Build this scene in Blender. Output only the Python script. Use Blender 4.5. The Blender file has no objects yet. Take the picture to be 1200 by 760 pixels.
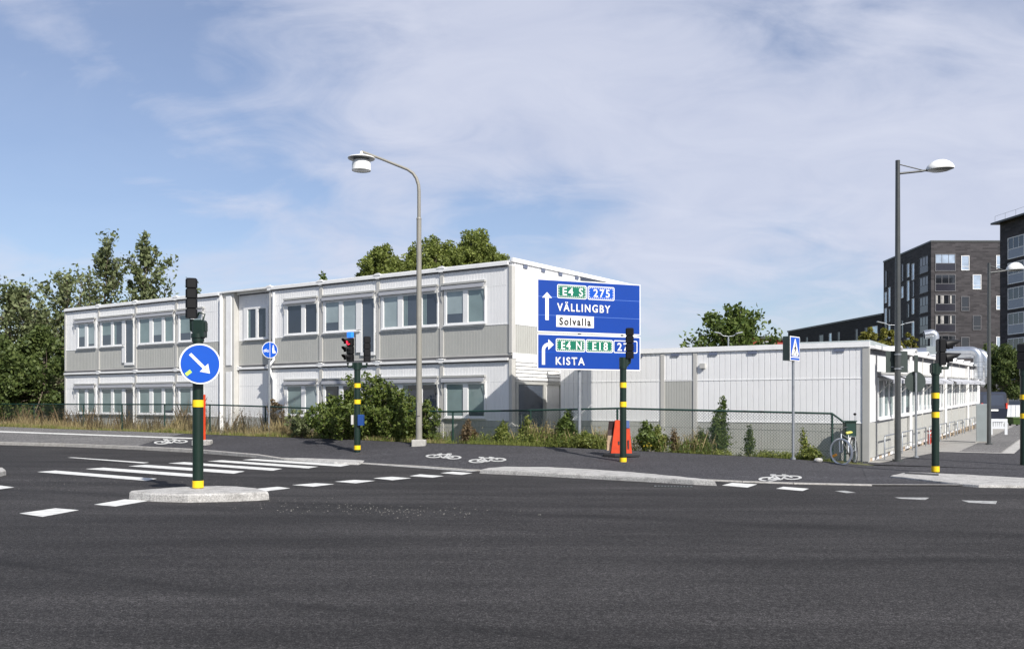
import bpy, math, random
import numpy as np
from math import sin, cos, pi, radians as R
from mathutils import Vector, Matrix, noise as mnoise

SC = bpy.context.scene
COL = SC.collection
# ---------------------------------------------------------------- camera, sky, sun, exposure
F = 1080.0; HZ = 472.0; EYE = 1.65            # focal length and horizon of the 1200 x 760 picture, eye height
cam_d = bpy.data.cameras.new("camera"); cam = bpy.data.objects.new("camera", cam_d); COL.objects.link(cam)
cam_d.sensor_width = 36; cam_d.lens = F/1200*36; cam_d.shift_y = (HZ-380)/1200
cam_d.clip_start = .1; cam_d.clip_end = 3000
cam.location = (0, 0, EYE); cam.rotation_euler = (R(90), 0, 0)
SC.camera = cam
SUN_AZ = math.atan2(.52, -.855)                 # compass style: x = sin, y = cos ; sun stands right behind the viewer
SUN_EL = R(40)
SKY_STRENGTH = .087
sun_d = bpy.data.lights.new("sun", 'SUN'); sun = bpy.data.objects.new("sun", sun_d); COL.objects.link(sun)
sun_d.energy = 4.9; sun_d.angle = R(.53); sun_d.color = (1, .955, .89)
S = Vector((sin(SUN_AZ)*cos(SUN_EL), cos(SUN_AZ)*cos(SUN_EL), sin(SUN_EL)))
sun.rotation_euler = S.to_track_quat('Z', 'Y').to_euler(); sun.location = (20, -20, 40)
vs = SC.view_settings
SC.display_settings.display_device = 'sRGB'
vs.view_transform = 'Standard'; vs.look = 'None'; vs.gamma = 1; vs.use_curve_mapping = False
vs.exposure = .33

W = bpy.data.worlds.new("World"); SC.world = W; W.use_nodes = True
nt = W.node_tree; nt.nodes.clear()
def wn(t, **k):
    n = nt.nodes.new(t)
    for a, v in k.items(): setattr(n, a, v)
    return n
def wl(a, b): nt.links.new(a, b)
def wmath(op, a, b=None, clamp=False):
    n = wn('ShaderNodeMath', operation=op, use_clamp=clamp)
    for i, v in enumerate((a, b)):
        if v is None: continue
        if isinstance(v, (int, float)): n.inputs[i].default_value = v
        else: wl(v, n.inputs[i])
    return n.outputs[0]
out = wn('ShaderNodeOutputWorld'); bg = wn('ShaderNodeBackground'); bg.inputs['Strength'].default_value = SKY_STRENGTH
sky = wn('ShaderNodeTexSky', sky_type='NISHITA', sun_disc=False, sun_elevation=SUN_EL, sun_rotation=SUN_AZ)
sky.air_density = 1.0; sky.dust_density = .6; sky.ozone_density = 2.2; sky.altitude = 20
tc = wn('ShaderNodeTexCoord'); sep = wn('ShaderNodeSeparateXYZ'); wl(tc.outputs['Generated'], sep.inputs[0])
X_, Y_, Z_ = sep.outputs
zc = wmath('MAXIMUM', wmath('ADD', Z_, .34), .05)
comb = wn('ShaderNodeCombineXYZ'); wl(wmath('DIVIDE', X_, zc), comb.inputs[0]); wl(wmath('DIVIDE', Y_, zc), comb.inputs[1])
def wnoise(scale, rot, sc, detail=7, rough=.55, dist=.3, off=(0, 0, 0)):
    m = wn('ShaderNodeMapping'); wl(comb.outputs[0], m.inputs[0]); m.inputs['Rotation'].default_value = (0, 0, rot); m.inputs['Scale'].default_value = sc; m.inputs['Location'].default_value = off
    n = wn('ShaderNodeTexNoise'); wl(m.outputs[0], n.inputs[0]); n.inputs['Scale'].default_value = scale; n.inputs['Detail'].default_value = detail
    n.inputs['Roughness'].default_value = rough; n.inputs['Distortion'].default_value = dist
    return n.outputs[0]
n1 = wnoise(2.1, R(28), (1, .7, 1), off=(3.1, 1.7, 0), rough=.52, dist=.5)      # large sheets of thin cloud
n2 = wnoise(4.6, R(-25), (.8, 1.25, 1), dist=1.0, rough=.58)                 # streaks
n3 = wnoise(15, R(20), (1, 1.5, 1), dist=.2, rough=.6)
side = wmath('MULTIPLY', X_, .26)                                       # more cloud to the right
def bump_dir(cx, cz, sx, sz, rot, amp):
    # an elongated patch of cloud round one direction of the sky dome
    dx = wmath('SUBTRACT', X_, cx); dz = wmath('SUBTRACT', Z_, cz)
    a = wmath('ADD', wmath('MULTIPLY', dx, cos(rot)), wmath('MULTIPLY', dz, sin(rot)))
    b = wmath('SUBTRACT', wmath('MULTIPLY', dz, cos(rot)), wmath('MULTIPLY', dx, sin(rot)))
    q = wmath('ADD', wmath('POWER', wmath('ABSOLUTE', wmath('DIVIDE', a, sx)), 2), wmath('POWER', wmath('ABSOLUTE', wmath('DIVIDE', b, sz)), 2))
    return wmath('MULTIPLY', wmath('POWER', 2.718, wmath('MULTIPLY', q, -1)), amp)
cl = wmath('ADD', wmath('ADD', n1, side), wmath('MULTIPLY', n2, .62)); cl = wmath('SUBTRACT', cl, .06)
cl = wmath('ADD', cl, wmath('MULTIPLY', n3, .12))
for b in ((.22, .27, .42, .12, -.12, .30), (-.02, .38, .30, .07, -.25, .20), (-.36, .30, .26, .025, -.62, .15), (-.50, .40, .12, .05, -.3, .2),
          (-.42, .13, .5, .025, .02, .14), (-.36, .215, .09, .014, -.25, .2), (-.28, .20, .10, .018, -.15, .18), (-.42, .22, .17, .06, -.1, -.22), (.08, .22, .1, .05, 0, -.08), (.3, .11, .25, .04, 0, -.08), (.16, .17, .12, .035, .05, .2), (.36, .24, .16, .05, -.1, .16), (.02, .20, .1, .03, 0, -.2), (.25, .185, .1, .018, 0, -.16)):
    cl = wmath('ADD', cl, bump_dir(*b))
cr = wn('ShaderNodeMapRange', interpolation_type='SMOOTHERSTEP'); wl(cl, cr.inputs[0])
cr.inputs['From Min'].default_value = .42; cr.inputs['From Max'].default_value = 1.25; cr.inputs['To Max'].default_value = .86
cov = wn('ShaderNodeMath', operation='MAXIMUM'); wl(cr.outputs[0], cov.inputs[0]); cov.inputs[1].default_value = .2
grey = wn('ShaderNodeMixRGB'); wl(n2, grey.inputs[0]); grey.inputs[1].default_value = (4.9, 5.35, 6.9, 1); grey.inputs[2].default_value = (7.3, 7.5, 8.5, 1)
tint = wn('ShaderNodeMixRGB', blend_type='MULTIPLY'); tint.inputs[0].default_value = 1; wl(sky.outputs[0], tint.inputs[1]); tint.inputs[2].default_value = (1.04, 1.04, 1.13, 1)
mx = wn('ShaderNodeMixRGB'); wl(cov.outputs[0], mx.inputs[0]); wl(tint.outputs[0], mx.inputs[1]); wl(grey.outputs[0], mx.inputs[2])
wl(mx.outputs[0], bg.inputs[0]); wl(bg.outputs[0], out.inputs[0])

# ---------------------------------------------------------------- helpers
rng = np.random.default_rng(11); random.seed(5)
def px(x, y, Y):                                # a point of the picture at a known distance
    return Vector(((x-600)/F*Y, Y, EYE-(y-HZ)*Y/F))
class MB:
    def __init__(s): s.v = []; s.f = []; s.sm = []
    def add(s, vs, fs, smooth=False):
        o = len(s.v); s.v += [tuple(p) for p in vs]; s.f += [tuple(o+i for i in f) for f in fs]; s.sm += [smooth]*len(fs); return s
    def box(s, x0, x1, y0, y1, z0, z1):
        if x0 > x1: x0, x1 = x1, x0
        if y0 > y1: y0, y1 = y1, y0
        if z0 > z1: z0, z1 = z1, z0
        return s.add([(x0,y0,z0),(x1,y0,z0),(x1,y1,z0),(x0,y1,z0),(x0,y0,z1),(x1,y0,z1),(x1,y1,z1),(x0,y1,z1)],
              [(0,3,2,1),(4,5,6,7),(0,1,5,4),(1,2,6,5),(2,3,7,6),(3,0,4,7)])
    def bbox(s, x0, x1, y0, y1, z0, z1, b):     # box with chamfered upright and top edges
        pts = [(x0+b,y0),(x1-b,y0),(x1,y0+b),(x1,y1-b),(x1-b,y1),(x0+b,y1),(x0,y1-b),(x0,y0+b)]
        cx, cy = (x0+x1)/2, (y0+y1)/2
        def sh(k): return [(p[0]+(b*k if p[0] < cx else -b*k), p[1]+(b*k if p[1] < cy else -b*k)) for p in pts]
        rings = [(sh(0), z0), (sh(0), z1-b), (sh(.8), z1)]
        v = [(p[0], p[1], z) for r, z in rings for p in r]; f = [tuple(range(7, -1, -1)), tuple(range(16, 24))]
        for k in range(2):
            for i in range(8): j = (i+1) % 8; f.append((k*8+i, k*8+j, k*8+8+j, k*8+8+i))
        return s.add(v, f)
    def tube(s, pts, rad, n=12, cap=True, smooth=True):
        pts = [Vector(p) for p in pts]
        if isinstance(rad, (int, float)): rad = [rad]*len(pts)
        t0 = (pts[1]-pts[0]).normalized(); up = Vector((0, 0, 1)) if abs(t0.z) < .9 else Vector((1, 0, 0))
        nrm = t0.cross(up).normalized(); vs = []
        for i, p in enumerate(pts):
            a = pts[min(i+1, len(pts)-1)]-pts[max(i-1, 0)]
            t = a.normalized() if a.length > 1e-9 else t0
            nrm = (nrm-t*nrm.dot(t)).normalized(); b = t.cross(nrm)
            for k in range(n):
                an = 2*pi*k/n; vs.append(p+(nrm*cos(an)+b*sin(an))*rad[i])
        fs = [(i*n+k, i*n+(k+1) % n, (i+1)*n+(k+1) % n, (i+1)*n+k) for i in range(len(pts)-1) for k in range(n)]
        s.add(vs, fs, smooth)
        if cap: o = len(pts)-1; s.add(vs[:n], [tuple(range(n-1, -1, -1))]); s.add(vs[o*n:], [tuple(range(n))])
        return s
    def lathe(s, prof, n=24, c=(0, 0, 0), smooth=True):     # profile of (radius, z)
        c = Vector(c); vs = [(c.x+r*cos(2*pi*k/n), c.y+r*sin(2*pi*k/n), c.z+z) for r, z in prof for k in range(n)]
        fs = [(i*n+k, i*n+(k+1) % n, (i+1)*n+(k+1) % n, (i+1)*n+k) for i in range(len(prof)-1) for k in range(n)]
        return s.add(vs, fs, smooth)
    def prism(s, poly, z0, z1):                 # poly in xy, extruded
        n = len(poly); vs = [(p[0], p[1], z0) for p in poly]+[(p[0], p[1], z1) for p in poly]
        return s.add(vs, [tuple(range(n-1, -1, -1)), tuple(range(n, 2*n))]+[(i, (i+1) % n, n+(i+1) % n, n+i) for i in range(n)])
    def slab(s, poly, y0, y1):                  # poly in xz, extruded from y0 (front) to y1 (back)
        n = len(poly); vs = [(p[0], y0, p[1]) for p in poly]+[(p[0], y1, p[1]) for p in poly]
        return s.add(vs, [tuple(range(n)), tuple(range(2*n-1, n-1, -1))]+[(i, n+i, n+(i+1) % n, (i+1) % n) for i in range(n)])
    def xf(s, M, start=0):
        s.v[start:] = [tuple(M @ Vector(p)) for p in s.v[start:]]; return s
    def map(s, fn): s.v = [fn(p) for p in s.v]; return s
    def build(s, name, m, parent=None, label=None, kind=None):
        me = bpy.data.meshes.new(name); me.from_pydata(s.v, [], s.f)
        me.polygons.foreach_set('use_smooth', s.sm); me.update()
        if m: me.materials.append(m)
        o = bpy.data.objects.new(name, me); COL.objects.link(o)
        if parent: o.parent = parent
        if label: o['label'] = label
        if kind: o['kind'] = kind
        return o
def thing(name, label, cat, loc=(0, 0, 0), rz=0, group=None):
    o = bpy.data.objects.new(name, None); COL.objects.link(o); o.empty_display_size = .2
    o.location = loc; o.rotation_euler = (0, 0, rz); o['label'] = label; o['category'] = cat
    if group: o['group'] = group
    return o
def tag(o, label, cat, group=None):
    o['label'] = label; o['category'] = cat
    if group: o['group'] = group
    return o
def fastmesh(name, V, n, m, parent=None, kind=None, smooth=False):      # V: (faces*n, 3) separate polygons
    me = bpy.data.meshes.new(name); nv = len(V); nf = nv//n
    me.vertices.add(nv); me.vertices.foreach_set('co', np.ascontiguousarray(V, dtype=np.float32).ravel())
    me.loops.add(nv); me.loops.foreach_set('vertex_index', np.arange(nv, dtype=np.int32))
    me.polygons.add(nf); me.polygons.foreach_set('loop_start', np.arange(0, nv, n, dtype=np.int32))
    me.update(calc_edges=True); me.validate()
    me.materials.append(m)
    o = bpy.data.objects.new(name, me); COL.objects.link(o)
    if parent: o.parent = parent
    if kind: o['kind'] = kind
    return o

# ---------------------------------------------------------------- materials
def mat(name, col, rough=.6, metal=0, var=.1, vscale=3, bump=0, bscale=40, dirt=None, dscale=1.2, damt=.3, spec=.5, grime=0, emit=None, objrand=0):
    m = bpy.data.materials.new(name); m.use_nodes = True; t = m.node_tree; b = t.nodes['Principled BSDF']
    N = t.nodes.new; L = t.links.new
    b.inputs['Roughness'].default_value = rough; b.inputs['Metallic'].default_value = metal; b.inputs['Specular IOR Level'].default_value = spec
    c = N('ShaderNodeTexCoord'); no = N('ShaderNodeTexNoise'); L(c.outputs['Object'], no.inputs[0]); no.inputs['Scale'].default_value = vscale; no.inputs['Detail'].default_value = 5
    mr = N('ShaderNodeMapRange'); L(no.outputs[0], mr.inputs[0]); mr.inputs['From Min'].default_value = .3; mr.inputs['From Max'].default_value = .7
    mr.inputs['To Min'].default_value = 1-var; mr.inputs['To Max'].default_value = 1+var
    mu = N('ShaderNodeMixRGB'); mu.blend_type = 'MULTIPLY'; mu.inputs[0].default_value = 1; mu.inputs[1].default_value = (*col, 1); L(mr.outputs[0], mu.inputs[2])
    last = mu.outputs[0]
    if dirt:
        n2 = N('ShaderNodeTexNoise'); mp = N('ShaderNodeMapping'); mp.inputs['Scale'].default_value = (1, 1, .10) if grime else (1, 1, 1)
        L(c.outputs['Object'], mp.inputs[0]); L(mp.outputs[0], n2.inputs[0]); n2.inputs['Scale'].default_value = dscale; n2.inputs['Detail'].default_value = 8; n2.inputs['Roughness'].default_value = .65
        r2 = N('ShaderNodeMapRange'); L(n2.outputs[0], r2.inputs[0]); r2.inputs['From Min'].default_value = .48; r2.inputs['From Max'].default_value = .75; r2.inputs['To Max'].default_value = damt
        mm = N('ShaderNodeMixRGB'); L(r2.outputs[0], mm.inputs[0]); L(last, mm.inputs[1]); mm.inputs[2].default_value = (*dirt, 1); last = mm.outputs[0]
    L(last, b.inputs['Base Color'])
    if bump:
        nb = N('ShaderNodeTexNoise'); L(c.outputs['Object'], nb.inputs[0]); nb.inputs['Scale'].default_value = bscale; nb.inputs['Detail'].default_value = 4
        bp = N('ShaderNodeBump'); bp.inputs['Strength'].default_value = bump; bp.inputs['Distance'].default_value = .02; L(nb.outputs[0], bp.inputs['Height']); L(bp.outputs[0], b.inputs['Normal'])
    if emit: b.inputs['Emission Color'].default_value = (*emit[0], 1); b.inputs['Emission Strength'].default_value = emit[1]
    return m
def leafmat(name, c1, c2, trans=.35, rough=.55):
    m = bpy.data.materials.new(name); m.use_nodes = True; t = m.node_tree; b = t.nodes['Principled BSDF']; N = t.nodes.new; L = t.links.new
    g = N('ShaderNodeNewGeometry'); mx = N('ShaderNodeMixRGB'); L(g.outputs['Random Per Island'], mx.inputs[0]); mx.inputs[1].default_value = (*c1, 1); mx.inputs[2].default_value = (*c2, 1)
    L(mx.outputs[0], b.inputs['Base Color']); b.inputs['Roughness'].default_value = rough; b.inputs['Specular IOR Level'].default_value = .35
    tr = N('ShaderNodeBsdfTranslucent'); L(mx.outputs[0], tr.inputs[0]); ms = N('ShaderNodeMixShader'); ms.inputs[0].default_value = trans
    L(b.outputs[0], ms.inputs[1]); L(tr.outputs[0], ms.inputs[2]); L(ms.outputs[0], t.nodes['Material Output'].inputs[0])
    return m
M = {}
M['white'] = mat('white_cladding', (.79, .79, .785), .45, var=.02, dirt=(.55, .54, .51), grime=1, damt=.14, dscale=4)
M['grey'] = mat('grey_cladding', (.42, .42, .39), .5, var=.03, dirt=(.33, .33, .3), grime=1, damt=.25, dscale=.9)
M['wtrim'] = mat('white_trim', (.84, .84, .83), .4, var=.03, dirt=(.5, .48, .44), damt=.25, dscale=2.5)
M['beige'] = mat('post_strip', (.50, .49, .46), .5, var=.04, dirt=(.4, .38, .34), grime=1, damt=.3)
M['gtrim'] = mat('grey_trim', (.38, .38, .36), .5, var=.04)
M['roof'] = mat('roofing', (.5, .5, .5), .7, var=.06)
M['darkgap'] = mat('dark_gap', (.03, .03, .035), .8, var=.1)
M['ventblue'] = mat('vent_plastic', (.12, .14, .2), .5)
M['frame'] = mat('window_frame_white', (.78, .78, .77), .35, var=.02)
def glass(name, col, spec=.8, rough=.04, blind=False):
    m = mat(name, col, rough, var=.12, vscale=1.6, spec=spec)
    return m
M['blind'] = glass('glass_over_green_blind', (.20, .265, .265)); M['blind2'] = glass('glass_over_pale_blind', (.30, .36, .37)); M['dark'] = glass('dark_glass', (.028, .036, .055), 1.0)
M['dark2'] = glass('dark_glass_with_curtain', (.06, .075, .1), 1.0)
M['greenpole'] = mat('dark_green_paint', (.005, .019, .012), .4, var=.15, vscale=8)
M['black'] = mat('black_plastic', (.006, .006, .007), .5, var=.15, vscale=8, spec=.25)
M['yellow'] = mat('yellow_tape', (.85, .56, .01), .5, var=.08, vscale=12)
M['galv'] = mat('galvanised_steel', (.34, .36, .38), .42, metal=.65, var=.14, vscale=9)
M['lampgrey'] = mat('lamp_post_beige_grey', (.24, .23, .20), .5, var=.08, vscale=3)
M['dkgrey'] = mat('dark_grey_steel', (.065, .07, .07), .4, var=.1, vscale=5, metal=.2)
M['lampwhite'] = mat('lamp_white', (.8, .8, .77), .35, var=.03)
M['lampunder'] = mat('lamp_glass_underside', (.12, .13, .12), .25, var=.1)
M['concrete'] = mat('concrete', (.42, .41, .38), .9, var=.14, vscale=9, bump=.5, bscale=60, dirt=(.22, .21, .19), damt=.5, dscale=4)
M['granite'] = mat('granite_kerb', (.36, .345, .32), .85, var=.25, vscale=22, bump=.6, bscale=50, dirt=(.16, .15, .13), damt=.6, dscale=3.5)
M['granlight'] = mat('cast_island_concrete', (.43, .42, .40), .92, var=.36, vscale=42, bump=1.0, bscale=48, dirt=(.17, .165, .155), damt=.85, dscale=4.5)
M['paint'] = mat('road_paint', (.66, .66, .63), .7, var=.12, vscale=14, dirt=(.22, .22, .22), damt=.75, dscale=7)
M['paintworn'] = mat('worn_road_paint', (.36, .36, .35), .75, var=.25, vscale=14, dirt=(.08, .08, .08), damt=.9, dscale=9)
M['paintbike'] = mat('bike_symbol_paint', (.55, .55, .53), .7, var=.15, vscale=14, dirt=(.1, .1, .1), damt=.8, dscale=9)
M['signblue'] = mat('sign_blue', (.0, .042, .29), .35, var=.04, vscale=1.2); M['signblue2'] = mat('sign_blue_bright', (0, .075, .47), .35, var=.03)
M['signgreen'] = mat('sign_green', (0, .15, .085), .35, var=.05); M['signwhite'] = mat('sign_white', (.8, .8, .78), .4, var=.03)
M['signback'] = mat('sign_back_green_grey', (.03, .045, .04), .5, var=.15, vscale=6)
M['orange'] = mat('orange_plastic', (.56, .045, .005), .5, var=.18, vscale=6); M['rubber'] = mat('black_rubber', (.018, .018, .02), .8, var=.3)
M['brown'] = mat('dark_brown_board', (.03, .012, .012), .6); M['wood'] = mat('raw_wood', (.42, .3, .2), .75, var=.2, vscale=12)
M['boxblue'] = mat('box_blue', (.01, .05, .2), .4); M['sticker'] = mat('green_sticker', (.45, .8, .1), .5)
M['duct'] = mat('shiny_duct', (.6, .62, .64), .28, metal=.9, var=.1, vscale=3, bump=.15, bscale=8)
M['farframe'] = mat('far_grey_frame', (.13, .13, .14), .5)
M['fencegreen'] = mat('fence_green', (.004, .03, .022), .5, var=.1)
M['bark'] = mat('bark', (.12, .095, .07), .9, var=.3, vscale=12, bump=.6, bscale=20); M['twig'] = mat('twig_bark', (.14, .11, .08), .9, var=.2)
M['redwall'] = mat('red_render', (.33, .045, .035), .8, var=.06); M['asphbit'] = mat('old_asphalt_inset', (.05, .05, .052), .9, var=.2, vscale=20)
M['hoard'] = mat('hoarding_white', (.62, .64, .66), .5, var=.06); M['bin'] = mat('bin_green', (.05, .09, .02), .5); M['cabinet'] = mat('cabinet_grey', (.36, .4, .4), .5, var=.08, metal=.2)
M['redlight'] = mat('lit_red_lens', (.7, .01, .02), .3, emit=((1, .02, .05), 2.2)); M['lens'] = mat('dark_lens', (.05, .05, .05), .15)
M['lblue'] = mat('lit_blue_lens', (.02, .15, .9), .3, emit=((.02, .2, 1), .8))
M['yellowsaddle'] = mat('yellow_saddle', (.62, .6, .12), .5); M['bikewhite'] = mat('white_rim_paint', (.75, .75, .74), .35); M['bikeorange'] = mat('orange_reflector', (.9, .35, .03), .3)
M['reds'] = mat('red_plastic', (.5, .03, .01), .5)
M['soil'] = mat('sandy_verge_soil', (.2, .16, .1), .95, var=.3, vscale=4, bump=.6, bscale=25, dirt=(.05, .07, .02), damt=.8, dscale=1.5)
M['grassbase'] = mat('grass_ground', (.09, .095, .035), .95, var=.3, vscale=2, bump=.6, bscale=20, dirt=(.2, .16, .09), damt=.7, dscale=.8)
M['gravelpave'] = mat('gravel_pavement', (.30, .29, .27), .95, var=.25, vscale=24, bump=.8, bscale=60, dirt=(.17, .16, .15), damt=.6, dscale=1.1)
M['timber'] = mat('foundation_timber', (.45, .36, .26), .8, var=.2, vscale=4)

def asphalt(name, base, streak=.22, light=.06, patchy=1.0, tracks=()):
    m = bpy.data.materials.new(name); m.use_nodes = True; t = m.node_tree; b = t.nodes['Principled BSDF']; N = t.nodes.new; L = t.links.new
    g = N('ShaderNodeNewGeometry')
    def nz(scale, det=6, sc=(1, 1, 1), rot=0, rough=.6, dist=0):
        mp = N('ShaderNodeMapping'); L(g.outputs['Position'], mp.inputs[0]); mp.inputs['Scale'].default_value = sc; mp.inputs['Rotation'].default_value = (0, 0, rot)
        n = N('ShaderNodeTexNoise'); L(mp.outputs[0], n.inputs[0]); n.inputs['Scale'].default_value = scale; n.inputs['Detail'].default_value = det; n.inputs['Roughness'].default_value = rough; n.inputs['Distortion'].default_value = dist; return n.outputs[0]
    def mr(x, a, b_, c, d):
        n = N('ShaderNodeMapRange'); L(x, n.inputs[0])
        for k, v in zip(('From Min', 'From Max', 'To Min', 'To Max'), (a, b_, c, d)): n.inputs[k].default_value = v
        return n.outputs[0]
    def mul(a, b_):
        n = N('ShaderNodeMath'); n.operation = 'MULTIPLY'; L(a, n.inputs[0]); L(b_, n.inputs[1]); return n.outputs[0]
    f = mul(mr(nz(70, 2, rough=.8), .38, .64, .30, 2.1), mr(nz(24, 4, rough=.7), .38, .64, .66, 1.42))
    f = mul(f, mr(nz(11, 4), .35, .65, .86, 1.15))
    for vsx, lo, hi in ((105, .45, 1.65), (38, .72, 1.32)):
        v0 = N('ShaderNodeTexVoronoi'); v0.inputs['Scale'].default_value = vsx; L(g.outputs['Position'], v0.inputs['Vector']); s0 = N('ShaderNodeSeparateXYZ'); L(v0.outputs['Color'], s0.inputs[0]); f = mul(f, mr(s0.outputs[0], 0, 1, lo, hi))
    f = mul(f, mr(nz(.9, 7, (.16, 1, 1), R(20), .55, .35), .32, .68, 1-streak, 1+streak))     # long tyre-worn bands
    f = mul(f, mr(nz(2.6, 5, (.05, 1, 1), R(16), .6, .15), .35, .65, 1-streak*.5, 1+streak*.5))
    f = mul(f, mr(nz(.16, 4), .3, .7, 1-.1*patchy, 1+.1*patchy))
    if tracks:                                   # dark tyre tracks left by turning traffic
        sp_ = N('ShaderNodeSeparateXYZ'); L(g.outputs['Position'], sp_.inputs[0]); wob = mr(nz(.35, 2), 0, 1, -.5, .5); rag = nz(5, 6, (.5, 1, 1), R(20), .7)
        def mt(op, a, b_):
            n = N('ShaderNodeMath'); n.operation = op
            for i, v in enumerate((a, b_)):
                if isinstance(v, (int, float)): n.inputs[i].default_value = v
                else: L(v, n.inputs[i])
            return n.outputs[0]
        for (x0, y0, x1, y1, wd, dk) in tracks:
            k = (y1-y0)/(x1-x0); cs = 1/math.sqrt(1+k*k)
            d = mt('MULTIPLY', mt('SUBTRACT', mt('SUBTRACT', sp_.outputs[1], mt('MULTIPLY', sp_.outputs[0], k)), y0-k*x0), cs)
            d = mt('ABSOLUTE', mt('ADD', d, wob), 0); d = mt('DIVIDE', d, wd)
            m1 = mr(mt('ADD', d, mt('MULTIPLY', rag, 1.1)), .55, 1.5, 1-dk, 1); f = mul(f, m1)
    # pale grit here and there
    v = N('ShaderNodeTexVoronoi'); v.inputs['Scale'].default_value = 26; L(g.outputs['Position'], v.inputs['Vector'])
    sp = mr(v.outputs['Distance'], .05, .09, 1, 0)
    gate = mr(nz(8, 2), .62, .66, 0, 1); sp = mul(sp, gate)
    mu = N('ShaderNodeMixRGB'); mu.blend_type = 'MULTIPLY'; mu.inputs[0].default_value = 1; mu.inputs[1].default_value = (*base, 1); L(f, mu.inputs[2])
    mx = N('ShaderNodeMixRGB'); L(sp, mx.inputs[0]); L(mu.outputs[0], mx.inputs[1]); mx.inputs[2].default_value = (.2, .19, .17, 1)
    L(mx.outputs[0], b.inputs['Base Color']); b.inputs['Roughness'].default_value = .85; b.inputs['Specular IOR Level'].default_value = .22
    bp = N('ShaderNodeBump'); bp.inputs['Strength'].default_value = .55; bp.inputs['Distance'].default_value = .008; L(nz(170, 4, rough=.75), bp.inputs['Height']); L(bp.outputs[0], b.inputs['Normal'])
    return m
M['road'] = asphalt('road_asphalt', (.0290, .0275, .0272), .28, patchy=2.6, tracks=((-5.4, 9.74, 0, 6.6, .16, .26), (0, 12.0, 5.27, 9.5, .28, .16), (-9.6, 17.6, 0, 13.9, .45, .34), (1.5, 15.8, 7.7, 13.9, .2, .14), (-2, 19, 8, 15.5, .18, .12), (-4, 9.0, 5, 5.2, .1, .1), (.5, 17.2, 9, 14.9, .07, .25), (2, 17.6, 10, 15.6, .05, .22), (1, 14.9, 9, 12.2, .12, .16))); M['path'] = asphalt('path_asphalt', (.043, .042, .0455), .12)
M['oldpath'] = asphalt('old_path_asphalt', (.115, .112, .11), .1)

def brick(name, c1, c2, mortar, flat=False):
    m = bpy.data.materials.new(name); m.use_nodes = True; t = m.node_tree; b = t.nodes['Principled BSDF']; N = t.nodes.new; L = t.links.new
    c = N('ShaderNodeTexCoord'); mp = N('ShaderNodeMapping'); L(c.outputs['Object'], mp.inputs[0]); mp.inputs['Rotation'].default_value = (R(90), 0, 0)
    # u runs along either facade (x+y), v is the height
    sp = N('ShaderNodeSeparateXYZ'); L(c.outputs['Object'], sp.inputs[0]); ad = N('ShaderNodeMath'); L(sp.outputs[0], ad.inputs[0]); L(sp.outputs[1], ad.inputs[1]); cb = N('ShaderNodeCombineXYZ'); L(ad.outputs[0], cb.inputs[0]); L(sp.outputs[2], cb.inputs[1])
    br = N('ShaderNodeTexBrick'); L(cb.outputs[0], br.inputs[0]); br.inputs['Scale'].default_value = 1; br.inputs['Brick Width'].default_value = .9; br.inputs['Row Height'].default_value = .24
    br.inputs['Mortar Size'].default_value = .012; br.inputs['Color1'].default_value = (*c1, 1); br.inputs['Color2'].default_value = (*c2, 1); br.inputs['Mortar'].default_value = (*mortar, 1)
    L(br.outputs[0], b.inputs['Base Color']); b.inputs['Roughness'].default_value = .85
    return m
M['brick'] = brick('dark_brick', (.026, .024, .027), (.062, .057, .061), (.05, .047, .05)); M['brickdark'] = brick('near_black_cladding', (.02, .018, .02), (.032, .03, .031), (.02, .02, .02))

def chain():
    m = bpy.data.materials.new('chain_link'); m.use_nodes = True; t = m.node_tree; N = t.nodes.new; L = t.links.new; b = t.nodes['Principled BSDF']
    b.inputs['Base Color'].default_value = (.05, .075, .06, 1); b.inputs['Roughness'].default_value = .5
    uv = N('ShaderNodeUVMap'); sp = N('ShaderNodeSeparateXYZ'); L(uv.outputs[0], sp.inputs[0])
    def M_(op, a, b_=None):
        n = N('ShaderNodeMath'); n.operation = op
        for i, v in enumerate((a, b_)):
            if v is None: continue
            if isinstance(v, (int, float)): n.inputs[i].default_value = v
            else: L(v, n.inputs[i])
        return n.outputs[0]
    d = .085
    a = M_('ABSOLUTE', M_('SUBTRACT', M_('FRACT', M_('DIVIDE', M_('ADD', sp.outputs[0], sp.outputs[1]), d)), .5))
    c = M_('ABSOLUTE', M_('SUBTRACT', M_('FRACT', M_('DIVIDE', M_('SUBTRACT', sp.outputs[0], sp.outputs[1]), d)), .5))
    w = M_('GREATER_THAN', M_('MAXIMUM', a, c), .452)
    tr = N('ShaderNodeBsdfTransparent'); ms = N('ShaderNodeMixShader'); L(w, ms.inputs[0]); L(tr.outputs[0], ms.inputs[1]); L(b.outputs[0], ms.inputs[2]); L(ms.outputs[0], t.nodes['Material Output'].inputs[0])
    return m
M['chain'] = chain()
M['leafA'] = leafmat('leaf_silvery_green', (.09, .12, .045), (.24, .27, .13)); M['leafB'] = leafmat('leaf_dark_green', (.05, .08, .022), (.15, .19, .055))
M['leafC'] = leafmat('leaf_lime_green', (.09, .125, .022), (.27, .31, .08)); M['leafD'] = leafmat('leaf_mid_green', (.06, .10, .02), (.16, .21, .05))
M['leafE'] = leafmat('leaf_shrub', (.055, .095, .018), (.18, .22, .05)); M['weedgreen'] = leafmat('weed_green', (.09, .13, .025), (.28, .30, .08)); M['weeddry'] = leafmat('weed_dry', (.22, .17, .08), (.46, .38, .20)); M['weedbrown'] = leafmat('weed_brown', (.10, .07, .035), (.22, .16, .09)); M['flower'] = leafmat('flower_yellow', (.7, .5, .03), (.8, .6, .1))
M['leafY'] = leafmat('leaf_yellow_green', (.13, .14, .02), (.30, .28, .07))
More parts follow.
